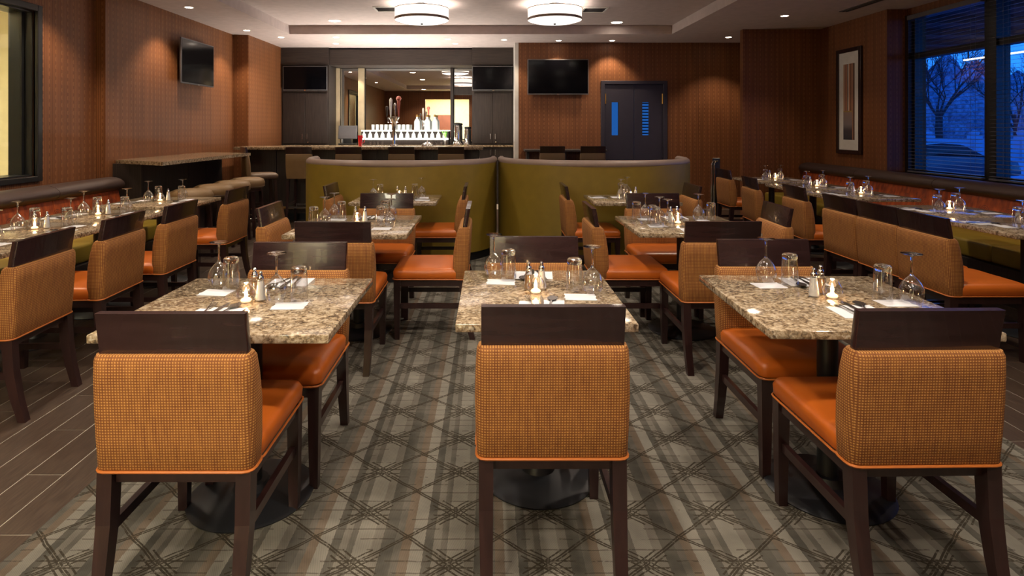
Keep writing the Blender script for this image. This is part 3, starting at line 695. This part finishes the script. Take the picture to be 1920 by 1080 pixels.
for i, (y, N) in enumerate(rt):
    o = table(3.80, y, .80, .74, 0, '', 'speckled granite table by the right banquette, %s from the camera' % ['first', 'second', 'third', 'fourth', 'fifth'][i], 'granite tables along the right banquette')
    setting(o, PI/2, ((.0, -.12), (.10, -.16), (.08, -.18), (-.1, -.24)), 'banquette side', N); setting(o, -PI/2, ((.12, -.14), (.04, -.10), (.05, -.2), (-.10, -.26)), 'chair side', N)
    trio(o, (.08, .06), (.02, .10) if i != 1 else None, None, N)

# ------------------------------------------------------------------ banquettes
def banquette(sx, xback, xseat, y0, y1, nseg, label):
    r = link('banquette', None); tag(r, label, 'banquette')
    xs = lambda a, b_: (min(a, b_), max(a, b_))
    L = (y1-y0)/nseg
    x0, x1 = xs(xback-sx*.12, xseat-sx*.03)
    link('plinth', box(x0, x1, y0, y1, 0, .30, mat='dark_oak'), r)
    for i in range(nseg):
        a, b2 = y0+i*L+.003, y0+(i+1)*L-.003
        x0, x1 = xs(xback-sx*.34, xseat); link('seat_cushion', MB().box(x0, x1, a, b2, .301, .455, .025, 3).mesh('c', 'seat_olive', True), r)
        pr = [(xback-sx*.34, .45), (xback-sx*.30, .60), (xback-sx*.26, .78)]
        b = MB(); b.loft([[(p[0], yq, p[1]) for p in pr]+[(xback-sx*.02, yq, .78), (xback-sx*.02, yq, .45)] for yq in (a, b2)]); link('back_cushion', b.mesh('c', 'print_orange'), r)
        cxr = xback-sx*.18; b = MB()
        b.loft([[(cxr+.155*math.cos(q*2*PI/16), yq, .835+.078*math.sin(q*2*PI/16)) for q in range(16)] for yq in (a, b2)]); link('top_bolster', b.mesh('c', 'vinyl_brown', True, .9), r)
banquette(-1, X1+.01, -3.42, .6, 6.46, 6, 'long banquette along the left wall with olive seat and brown bolster')
banquette(1, XR-.01, 4.22, .9, 9.18, 6, 'long banquette under the right window with olive seat and brown bolster')

# ------------------------------------------------------------------ curved booths
def booth(xc, a_, yf, ys, label):
    r = link('curved_booth', None); tag(r, label, 'booth', 'olive curved booths')
    pts = []; n = 48
    for i in range(n+1):
        th = PI+PI*i/n; cx_, sy_ = math.cos(th), math.sin(th)
        ex = 2/2.6
        pts.append((xc+a_*math.copysign(abs(cx_)**ex, cx_), ys+(ys-yf)*math.copysign(abs(sy_)**ex, sy_)))
    def shell(off0, off1, z0, z1, mat, sm=True):
        outer, inner = [], []
        for i, (x, y) in enumerate(pts):
            p0, p1 = Vector(pts[max(i-1, 0)]), Vector(pts[min(i+1, n)]); d_ = (p1-p0).normalized(); nn = Vector((d_.y, -d_.x))
            outer.append(Vector((x, y))+nn*off0); inner.append(Vector((x, y))-nn*off1)
        b = MB(); b.loft([[(o_.x, o_.y, z0), (o_.x, o_.y, z1), (i_.x, i_.y, z1), (i_.x, i_.y, z0)] for o_, i_ in zip(outer, inner)]); return b.mesh('b', mat, sm, .9)
    link('back_panel', shell(0, .10, .10, 1.045, 'booth_olive'), r)
    link('plinth', shell(-.03, .07, .008, .10, 'black_metal'), r)
    link('top_roll', MB().tube([(x*1.0, y+.04, 1.055) for x, y in [(xc+(p[0]-xc)*.965, p[1]) for p in pts]], .048, 10).mesh('t', 'vinyl_taupe', True, 1.2), r)
    # seat inside
    b = MB(); inn = [(xc+(p[0]-xc)*.88, yf+.12+(p[1]-yf)*.9) for p in pts]; inn2 = [(xc+(p[0]-xc)*.48, yf+.55+(p[1]-yf)*.55) for p in pts]
    b.loft([[(p[0], p[1], .02), (p[0], p[1], .46), (q[0], q[1], .46), (q[0], q[1], .02)] for p, q in zip(inn, inn2)]); link('seat_cushion', b.mesh('s', 'seat_olive', True, .7), r)
booth(-1.025, 1.11, 6.22, 7.2, 'left curved olive booth with its back to the dining tables')
booth(1.215, 1.11, 6.22, 7.2, 'right curved olive booth with its back to the dining tables')

# ------------------------------------------------------------------ bar back wall unit
bu = link('bar_cabinet', None); tag(bu, 'tall dark wood back bar cabinet with arched header around the mirror', 'cabinet')
def carc(x0, x1, ye=YB):
    return [(x0, x1)]
BZ = 1.117
for x0, x1 in ((X3, -3.04), (-.333, .45)):
    cb = link('side_cabinet', box(x0, x1, YB, 11.99, 0, ZC-.001, mat='dark_oak'), bu)
    m_ = (x0+x1)/2
    for a, b2, hx in ((x0+.03, m_-.003, m_-.045), (m_+.003, x1-.03, m_+.045)):
        dd = link('cabinet_door', MB().box(a, b2, YB-.02, YB, BZ+.03, 2.10, .003).mesh('d', 'dark_oak'), bu)
        link('handle', MB().tube([(hx, YB-.021, 1.22), (hx, YB-.045, 1.23), (hx, YB-.045, 1.33), (hx, YB-.021, 1.34)], .005, 8).mesh('h', 'chrome', True), dd)
        dd = link('cabinet_door', MB().box(a, b2, YB-.02, YB, .12, BZ-.04, .003).mesh('d', 'dark_oak'), bu)
        link('handle', MB().tube([(hx, YB-.021, .92), (hx, YB-.045, .93), (hx, YB-.045, 1.03), (hx, YB-.021, 1.04)], .005, 8).mesh('h', 'chrome', True), dd)
    link('cornice', MB().box(x0, x1, YB-.035, YB-.001, 2.63, ZC-.002, .004).mesh('d', 'dark_oak_flat'), bu)
    link('lock', MB().lathe([(0, 0), (.014, 0), (.014, .008), (0, .01)], 12).mesh('l', 'chrome', True), bu, (m_+.06, YB-.021, 1.17), rot=(PI/2, 0, 0))
link('header', box(-3.04, -.333, YB+.01, 11.99, 2.63, ZC-.03, mat='dark_oak_flat'), bu)
YM = 11.90
link('mirror_back', box(-3.04, -.333, YM+.02, 11.99, 0, 2.63, mat='dark_oak'), bu)
link('counter', MB().box(X3, .45, YB-.06, 11.985, BZ-.035, BZ, .004).mesh('c', 'granite'), bu)
link('base_cabinet', box(-3.04, -.333, YB+.02, 11.98, 0, BZ-.036, mat='dark_oak'), bu)
mr = link('bar_mirror', None); tag(mr, 'large mirror behind the bar between two pale lit posts', 'mirror')
link('mirror_glass', box(-2.46, -.78, YM-.01, YM+.018, BZ+.001, 2.62, mat='mirror'), mr)
link('mirror_glass', box(-2.96, -2.61, YM-.01, YM+.018, BZ+.001, 2.62, mat='mirror'), mr)
link('mirror_glass', box(-.70, -.34, YM-.01, YM+.018, BZ+.001, 2.10, mat='mirror'), mr)
link('mirror_glass', box(-.70, -.34, YM-.01, YM+.018, 2.26, 2.62, mat='mirror'), mr)
for x0, x1, m_ in ((-3.038, -2.97, 'post_paint'), (-2.60, -2.48, 'post_paint'), (-.775, -.715, 'dark_oak')):
    link('post', MB().box(x0, x1, YM-.10, YM-.011, BZ+.001, 2.625, .004).mesh('p', m_), mr)
link('cross_bar', box(-.714, -.335, YM-.06, YM-.011, 2.10, 2.26, mat='dark_oak'), mr)
lamp('post_wash', 'SPOT', (-2.62, 11.55, 2.58), 25, (1, .85, .6), .03, 1.2, .6, rot=(.35, 0, 0))
lamp('post_wash', 'SPOT', (-1.5, 11.5, 2.58), 12, (1, .9, .7), .03, 1.9, .6)

# bottles and glasses on lit steps
st_ = link('lit_shelf', None); tag(st_, 'two tier glowing glass shelf on the back counter of bar', 'shelf')
SY = 11.62; SX0, SX1 = -2.5, -.80
link('shelf_tier', box(SX0, SX1, SY-.14, SY, BZ+.10, BZ+.125, mat='shelf_glow'), st_)
link('shelf_tier', box(SX0, SX1, SY+.01, SY+.12, BZ+.26, BZ+.28, mat='shelf_glow'), st_)
link('shelf_body', box(SX0, SX1, SY-.13, SY-.001, BZ+.001, BZ+.099, mat='dark_oak'), st_)
link('shelf_body', box(SX0, SX1, SY+.02, SY+.11, BZ+.001, BZ+.259, mat='dark_oak'), st_)
bk = Kind('glass_carafe', 'carafe'); bk.add('glass_body', MB().lathe([(0, 0), (.036, 0), (.04, .03), (.034, .075), (.015, .105), (.014, .125), (.022, .145)], 14).mesh('b', 'glass_white', True, 2))
gb = Kind('bar_tumbler', 'glass'); gb.add('glass_wall', MB().lathe([(0, 0), (.026, 0), (.032, .11)], 12).mesh('b', 'glass_white', True, 1))
bt = Kind('liquor_bottle', 'bottle'); bt.add('glass_body', MB().lathe([(0, 0), (.055, 0), (.058, .02), (.058, .17), (.03, .215), (.02, .225), (.02, .26)], 16).mesh('b', 'glass_white', True, 1)); bt.add('stopper', MB().lathe([(.022, .26), (.022, .30), (0, .302)], 10).mesh('s', 'brass', True, 1))
sg = Kind('shot_glass', 'glass'); sg.add('glass_wall', MB().lathe([(0, 0), (.022, 0), (.028, .065)], 12).mesh('b', 'thin_glass', True, 1))
ORD = 'first second third fourth fifth sixth seventh eighth ninth tenth eleventh twelfth thirteenth fourteenth'.split()
for i in range(14):
    x_ = SX0+.07+i*.12
    bk.place((x_, SY-.07, BZ+.126), 0, 'glowing glass carafe in the lower lit bar row, %s from the left' % ORD[i], 'small carafes on the lit lower tier')
for i in range(9): gb.place((SX0+.22+i*.085, SY+.065, BZ+.281), 0, 'glowing tumbler on the upper lit bar tier, %s from the left' % ORD[i], 'tumblers on the lit upper tier')
for x_, lb in ((-1.42, 'first from left'), (-1.22, 'middle one'), (-1.07, 'last at right')): bt.place((x_, SY+.065, BZ+.281), 0, 'backlit clear bottle on the upper tier, '+lb, 'backlit bottles')
for i in range(4): sg.place((SX0+.22+i*.075, SY-.19, BZ+.001), 0, 'small shot glass right of the red jug, %s from the left' % ORD[i], 'shot glasses at left')
for i in range(5): sg.place((SX1-.38+i*.085, SY-.19, BZ+.001), 0, 'small shot glass left of the steel machines, %s from the left' % ORD[i], 'shot glasses at right')
# till
tl = link('cash_register', None, None, (-2.73, 11.50, BZ)); tag(tl, 'touch screen till with grey display left of the bar shelf', 'till')
sn = link('display', MB().box(-.18, .18, -.015, .015, -.13, .13, .006).mesh('d', 'bezel'), tl, (0, 0, .24), rot=(-.2, 0, 0)); link('screen', box(-.155, .155, -.018, -.014, -.105, .11, mat='till_grey'), sn)
link('stand', box(-.08, .08, -.04, .08, .02, .12, .01, mat='plastic_black'), tl); link('base', MB().box(-.16, .16, -.12, .12, 0, .03, .008).mesh('d', 'plastic_black'), tl)
gp = link('green_plant', None, None, (-.86, 11.52, BZ)); tag(gp, 'bright green leafy plant at the right end of lit shelf', 'plant')
b = MB()
for i in range(26):
    a_ = R.uniform(0, 2*PI); r_ = R.uniform(.03, .10); h_ = R.uniform(.18, .30); p = Vector((r_*math.cos(a_), r_*math.sin(a_)*.6, h_)); q = Vector((-math.sin(a_), math.cos(a_), 0))*.008
    b.loft([[p*.1+Vector((0, 0, .09))-q*.4, p*.1+Vector((0, 0, .09))+q*.4], [p*.6+Vector((0, 0, .07))-q, p*.6+Vector((0, 0, .07))+q], [p-q*.1, p+q*.1]], cap=False, closed=False)
link('leaves', b.mesh('l', 'leaf_green'), gp); link('pot', MB().lathe([(0, 0), (.03, 0), (.04, .11), (0, .11)], 14).mesh('p', 'white_ceramic', True, .7), gp)
def machine(x, label, s=1):
    r = link('coffee_urn', None, None, (x, 11.45, BZ)); tag(r, label, 'machine', 'steel machines at the right of the mirror')
    link('body', MB().lathe([(0, .02), (.06*s, .02), (.065*s, .10), (.062*s, .34*s), (.05*s, .38*s)], 20).mesh('b', 'chrome', True, .8), r)
    link('lid', MB().lathe([(.066*s, .38*s), (.07*s, .39*s), (.06*s, .42*s), (0, .43*s)], 20).mesh('b', 'plastic_black', True, .8), r)
    link('base', MB().lathe([(0, 0), (.09*s, 0), (.095*s, .02), (.07*s, .06), (0, .06)], 20).mesh('b', 'chrome', True, .8), r)
    link('spout', MB().tube([(0, -.05*s, .12), (0, -.10*s, .12), (0, -.105*s, .09)], .009, 8).mesh('b', 'chrome', True), r)
machine(-.62, 'tall steel drinks dispenser right of the lit shelf', 1); machine(-.43, 'shorter steel drinks dispenser next to the right cabinet', .82)

# front bar
fb = link('bar_counter', None); tag(fb, 'dark wood front bar with a polished stone top before back bar', 'bar')
BT = 1.15
link('countertop', MB().box(-3.93, -.10, 9.15, 9.80, BT-.045, BT, .006, 2).mesh('c', 'granite', True, .5), fb)
for i in range(7): link('front_panel', MB().box(-3.86+i*.525, -3.86+(i+1)*.525-.008, 9.36, 9.385, .10, BT-.046, .003).mesh('p', 'dark_oak'), fb)
link('carcass', box(-3.9, -.16, 9.386, 9.76, .0, BT-.046, mat='dark_oak_flat'), fb)
link('toe_kick', box(-3.86, -.2, 9.37, 9.385, .0, .10, mat='black_metal'), fb)
link('foot_rail', MB().tube([(-3.8, 9.27, .2), (-.2, 9.27, .2)], .022, 12).mesh('r', 'brass', True), fb)
for i in range(5): link('rail_bracket', MB().tube([(-3.7+i*.85, 9.27, .2), (-3.7+i*.85, 9.36, .2)], .012, 8).mesh('r', 'brass', True), fb)
# beer tap tower on the bar
tp = link('beer_tap_tower', None, None, (-1.55, 9.68, BT)); tag(tp, 'flared steel beer tower with tall tap handles on the bar', 'beer tap')
link('tower_column', MB().lathe([(.07, 0), (.065, .015), (.028, .03), (.024, .12), (.028, .28), (.045, .38), (.085, .45), (.09, .47), (0, .48)], 24).mesh('c', 'chrome', True, .8), tp)
for i, (dx, m_, h_) in enumerate(((-.075, 'dark_oak', .17), (-.025, 'white_ceramic', .30), (.03, 'steel', .22), (.075, 'tap_rose', .28))):
    f_ = link('faucet', MB().tube([(dx, -.03, .45), (dx, -.12, .45), (dx, -.14, .38)], .012, 8).mesh('f', 'chrome', True), tp)
    link('tap_handle', MB().lathe([(.008, 0), (.014, .03), (.016, .10), (.024, h_*.75), (.026, h_*.9), (.012, h_)], 12, cap1=True).mesh('h', m_, True, .8), tp, (dx*1.25, -.12, .47))
link('handle_ornament', MB().lathe([(0, 0), (.03, .01), (.045, .04), (.03, .075), (0, .085)], 12).mesh('h', 'tap_rose', True), tp, (.094, -.12, .72))
b = MB(); b.lathe([(0, 0), (.028, 0), (.04, .16), (.036, .17)], 16); rc = b.mesh('r', 'red_plastic', True, .8)
r_ = link('red_jug', None, None, (-2.10, 9.70, BT)); tag(r_, 'bright red plastic jug standing on the bar below the till', 'jug'); link('jug_body', rc, r_); link('handle', MB().tube([(.036, 0, .14), (.07, 0, .12), (.065, 0, .06), (.032, 0, .04)], .007, 8).mesh('h', 'red_plastic', True), r_)
r_ = link('steel_bell', None, None, (-1.0, 9.62, BT)); tag(r_, 'low domed steel cover on the bar right of the beer taps', 'cover'); link('dome', MB().lathe([(.10, 0), (.095, .02), (.07, .05), (.03, .065), (0, .07)], 20).mesh('d', 'chrome', True), r_); link('knob', MB().lathe([(0, .07), (.008, .072), (.01, .085), (0, .09)], 10).mesh('d', 'chrome', True), r_)

# bar stools with backs
def stool_kind():
    k = Kind('bar_stool', 'stool'); W = .195
    k.add('backrest', MB().loft([rrect(0, cy, hx, hy, z, r) for z, cy, hx, hy, r in ((.70, -.195, W-.01, .03, .02), (.80, -.20, W, .035, .025), (.95, -.21, W, .035, .025), (1.05, -.22, W-.004, .03, .02), (1.062, -.222, W-.01, .02, .015))]).mesh('b', 'stool_tan', True, 1.1))
    k.add('top_rail', MB().loft([rrect(0, cy, W-.006, .014, z, .004, 3) for z, cy in ((1.05, -.222), (1.165, -.24))]).mesh('r', 'espresso', True, .5))
    k.add('seat', MB().loft([rrect(0, .01, hx, hx, z, .06) for z, hx in ((.70, .19), (.72, .205), (.76, .205), (.785, .18), (.79, .12))]).mesh('s', 'stool_brown', True, 1.2))
    for sx in (-1, 1):
        for sy in (-1, 1):
            k.add('leg', MB().loft([[(sx*x-h, sy*y-h, z), (sx*x+h, sy*y-h, z), (sx*x+h, sy*y+h, z), (sx*x-h, sy*y+h, z)] for x, y, z, h in ((.19, .20, 0, .015), (.17, .165, .7, .02))]).mesh('l', 'espresso'))
    for sy in (-1, 1): k.add('foot_rest', box(-.18, .18, sy*.19-.01, sy*.19+.01, .26, .29, mat='steel'))
    for sx in (-1, 1): k.add('stretcher', box(sx*.18-.01, sx*.18+.01, -.18, .18, .30, .33, mat='espresso'))
    return k
SK = stool_kind(); gs = 'high backed stools along the bar'
SK.place((-3.34, 8.72, 0), math.radians(-58), 'high backed stool at the left end of the bar, seen side on', gs)
for px, lb in ((561, 'left of the olive booth'), (654, 'in front of the till'), (753, 'in front of the beer taps'), (846, 'at the right end of the bar')):
    SK.place(((px-918)*8.72/1120, 8.93, 0), 0, 'high backed stool facing the bar '+lb, gs)
for px, lb in ((1036, 'left stool at the narrow ledge under large screen'), (1112, 'right stool at the narrow ledge, beside the double door')):
    SK.place(((px-918)*9.0/1120, 9.24, 0), 0, 'high backed stool, '+lb, 'stools at the wall ledge')
ld = link('wall_ledge', None); tag(ld, 'narrow dark high ledge on the back wall under the large screen', 'ledge')
link('ledge_top', MB().box(.60, 2.0, 10.15, YT-.002, 1.035, 1.07, .004).mesh('l', 'dark_oak_flat'), ld)
for x_ in (.66, 1.3, 1.9): link('bracket', box(x_-.02, x_+.02, 10.25, YT-.002, .80, 1.034, mat='dark_oak'), ld)

# high counter on the left wall with round stools
hc = link('high_counter', None); tag(hc, 'high granite topped counter with dark wood front on the left wall', 'counter')
link('countertop', MB().prism([(X2+.002, 6.68), (-3.42, 6.24), (-3.42, 8.55), (X2+.002, 8.75)], 1.045, 1.085).mesh('t', 'granite'), hc)
link('end_panel', box(X2+.002, -3.86, 6.62, 6.66, 0, 1.044, mat='dark_oak'), hc)
for i in range(4): link('front_panel', box(-3.885, -3.86, 6.665+i*.49, 6.665+(i+1)*.49-.006, 0, 1.044, mat='dark_oak'), hc)
link('carcass', box(X2+.002, -3.886, 6.665, 8.62, 0, 1.04, mat='dark_oak_flat'), hc)
rs = Kind('round_stool', 'stool')
rs.add('seat', MB().lathe([(0, .635), (.20, .635), (.222, .66), (.226, .71), (.21, .75), (.16, .772), (0, .78)], 36).mesh('s', 'stool_tan', True, 1.3))
rs.add('piping', MB().tube([(.222*math.cos(a_*PI/18), .222*math.sin(a_*PI/18), .66) for a_ in range(36)], .004, 6, closed=True).mesh('p', 'stool_brown', True), under=0)
rs.add('seat_ring', MB().lathe([(.19, .60), (.19, .634), (0, .634)], 24).mesh('r', 'espresso', True, .6))
for sx in (-1, 1):
    for sy in (-1, 1): rs.add('leg', MB().loft([[(sx*x-h, sy*x-h, z), (sx*x+h, sy*x-h, z), (sx*x+h, sy*x+h, z), (sx*x-h, sy*x+h, z)] for x, z, h in ((.165, 0, .016), (.13, .6, .02))]).mesh('l', 'espresso'))
rs.add('foot_ring', MB().tube([(.19*math.cos(a_*PI/12), .19*math.sin(a_*PI/12), .24) for a_ in range(24)], .010, 8, closed=True).mesh('p', 'steel', True))
for i, lb in enumerate(('nearest to the camera', 'second from the camera', 'third from the camera', 'farthest from the camera')):
    rs.place(([-3.25, -3.26, -3.26, -3.26][i], [6.5, 7.05, 7.55, 8.03][i], 0), 0, 'round tan cushioned stool at the left counter, '+lb, 'round stools at the left counter')
# narrow chrome stand by the projecting wall
hs = link('chrome_stand', None, None, (3.30, 8.72, 0)); tag(hs, 'tall narrow black stand with chrome tubes beside the projecting wall', 'stand')
link('panel', MB().box(-.03, .08, .03, .06, .05, 1.0, .01, 2).mesh('p', 'plastic_black'), hs)
for dx in (-.06, -.02): link('chrome_tube', MB().tube([(dx, 0, .03), (dx, 0, .90), (dx+.02, .01, .95), (dx+.06, .03, .96)], .010, 8).mesh('t', 'chrome', True), hs)
link('base', MB().lathe([(0, 0), (.14, 0), (.14, .015), (.03, .03), (0, .03)], 20).mesh('b', 'chrome', True, .7), hs)

# ------------------------------------------------------------------ outside the right window
g = structure('ground', box(5.7, 90, -10, 90, -.62, -.60, mat='snow')); g['kind'] = 'structure'
rd_ = link('parking_lane', box(9, 60, 8, 24, -.60, -.595, mat='asphalt')); tag(rd_, 'dim blue asphalt parking lane outside the right window', 'road')
def car(x, y, rz, label):
    r = link('car', None, None, (x, y, -.595), rz); tag(r, label, 'car', 'parked cars outside')
    def sec(xx, hw, z0, z1, top=None): return [(xx, -hw, z0), (xx, hw, z0), (xx, hw*1.02, (z0+z1)/2), (xx, hw*.93, z1), (xx, -hw*.93, z1), (xx, -hw*1.02, (z0+z1)/2)]
    link('body', MB().loft([sec(-2.2, .70, .35, .65), sec(-2.1, .80, .28, .85), (sec(-1.5, .86, .22, .95)), sec(-.9, .87, .2, .98), sec(.9, .87, .2, .95), sec(1.5, .86, .22, .88), sec(2.1, .80, .28, .76), sec(2.22, .70, .35, .6)]).mesh('b', 'car_paint', True, .8), r)
    link('cabin', MB().loft([sec(-1.75, .72, .93, .97), sec(-1.1, .70, .95, 1.36), sec(-.3, .70, .95, 1.45), sec(.4, .68, .95, 1.38), sec(1.15, .72, .9, .94)]).mesh('c', 'car_glass', True, .6), r)
    link('roof', MB().loft([sec(-1.05, .58, 1.36, 1.385), sec(-.3, .60, 1.44, 1.475), sec(.35, .56, 1.385, 1.41)]).mesh('c', 'car_paint', True, .8), r)
    wm = MB().lathe([(0, -.1), (.2, -.1), (.32, -.1), (.33, 0), (.32, .1), (.2, .1), (0, .1)], 20).mesh('w', 'plastic_black', True, .6)
    for sx in (-1.35, 1.35):
        for sy in (-.80, .80): link('wheel', wm, r, (sx, sy, .33), rot=(PI/2, 0, 0))
car(17.6, 23.2, math.radians(-12), 'parked sedan seen through the far pane of right window'); car(19.5, 18.0, math.radians(-20), 'parked sedan seen through the second pane of right window')
# low snow-topped wall with posts
wlw = link('low_wall', None); tag(wlw, 'low pale wall with capped posts across the lot', 'wall')
link('wall_body', box(18, 70, 38, 38.4, -.60, .75, mat='snow'), wlw)
for i in range(16):
    link('post', box(19+i*3-.25, 19+i*3+.25, 37.85, 38.5, -.6, .95, mat='snow'), wlw)
    link('post_cap', MB().lathe([(0, 1.32), (.2, 1.25), (.27, 1.12), (.2, .97), (0, .95)], 10).mesh('p', 'snow', True), wlw, (19+i*3, 38.18, 0))
def tree(x, y, h, label, seed):
    rr_ = random.Random(seed); r = link('bare_tree', None, None, (x, y, -.6), rr_.uniform(0, 6)); tag(r, label, 'tree', 'bare trees beyond the lot')
    tk, br = MB(), MB()
    def grow(p, d, l, rad, lev, mb):
        q = p+d*l*.5+Vector((rr_.uniform(-.1, .1), rr_.uniform(-.1, .1), 0))*l*.3; e = p+d*l
        mb.tube([p, q, e], [rad, rad*.8, rad*.6], 4 if lev else 7, cap=False)
        if lev >= 6: return
        for i in range(3 if lev < 3 else 2+(rr_.random() < .6)):
            dd = (d+Vector((rr_.uniform(-1, 1), rr_.uniform(-1, 1), rr_.uniform(-.15, .7)))*.75).normalized()
            grow(p+d*l*rr_.uniform(.55, 1), dd, l*rr_.uniform(.62, .82), rad*.58, lev+1, br)
    grow(Vector((0, 0, 0)), Vector((0, 0, 1)), h*.3, h*.011+.03, 0, tk)
    link('trunk', tk.mesh('t', 'bark', True), r); link('branches', br.mesh('b', 'bark'), r)
for i, (x, y, h, lb) in enumerate(((31, 41, 11, 'behind the low wall, leftmost in window'), (37.5, 50, 13, 'behind the low wall, second from left'), (36.5, 41.5, 10, 'behind the low wall, third from left'), (43, 47, 11, 'near the window mullion'), (46.5, 40.5, 10, 'right of the window mullion'), (56, 47, 12, 'at the right edge of the window'))):
    tree(x, y, h, 'tall bare branching tree '+lb, 30+i)
# dense far hedge
t = NT('far_foliage'); n = t.noise(3, detail=6, rough=.7); t.set(col=t.ramp(n, [(.38, (.12, .16, .22)), (.6, (.40, .5, .62))]), rough=.95); t.bump(n, .6, .1)
b = MB()
for i in range(110):
    cx_, cy_ = 22+(i % 55)*1.1+R.uniform(-.5, .5), 56+(i//55)*3+R.uniform(-1, 1); h_ = R.uniform(6.2, 8.6)+(i//55)*1.2
    b.lathe([(0, 0)]+[(R.uniform(1.5, 2.2)*math.sin(PI*(q+.6)/8.2)**.5, h_*q/8+R.uniform(-.2, .2)) for q in range(1, 8)]+[(0, h_)], 9, cx_, cy_)
hd = link('tree_belt', b.mesh('h', 'far_foliage'), None, (0, 0, -.6)); tag(hd, 'belt of dim trees far behind the parking lot', 'trees', kind='stuff')
cp = link('entrance_canopy', None); tag(cp, 'reddish wooden canopy with an added strip imitating a pane reflection outside the right window', 'canopy')
link('canopy_deck', box(5.62, 9.2, 2, 16, 2.99, 3.12, mat='canopy_wood'), cp)
for i in range(12): link('beam', box(5.62, 9.2, 2.8+i*1.1, 2.9+i*1.1, 2.90, 2.989, mat='canopy_wood'), cp)
link('reflection_strip', box(8.96, 9.0, 6.5, 11.3, 2.71, 2.735, mat='reflection_glow'), cp)  # added glowing strip, stands in for a reflection in the window panes
for yy in (6.6, 8.9, 11.2): link('hanger', box(8.975, 8.995, yy, yy+.02, 2.74, 2.99, mat='black_metal'), cp)  # added only to carry the glowing strip
print('planks', np_)
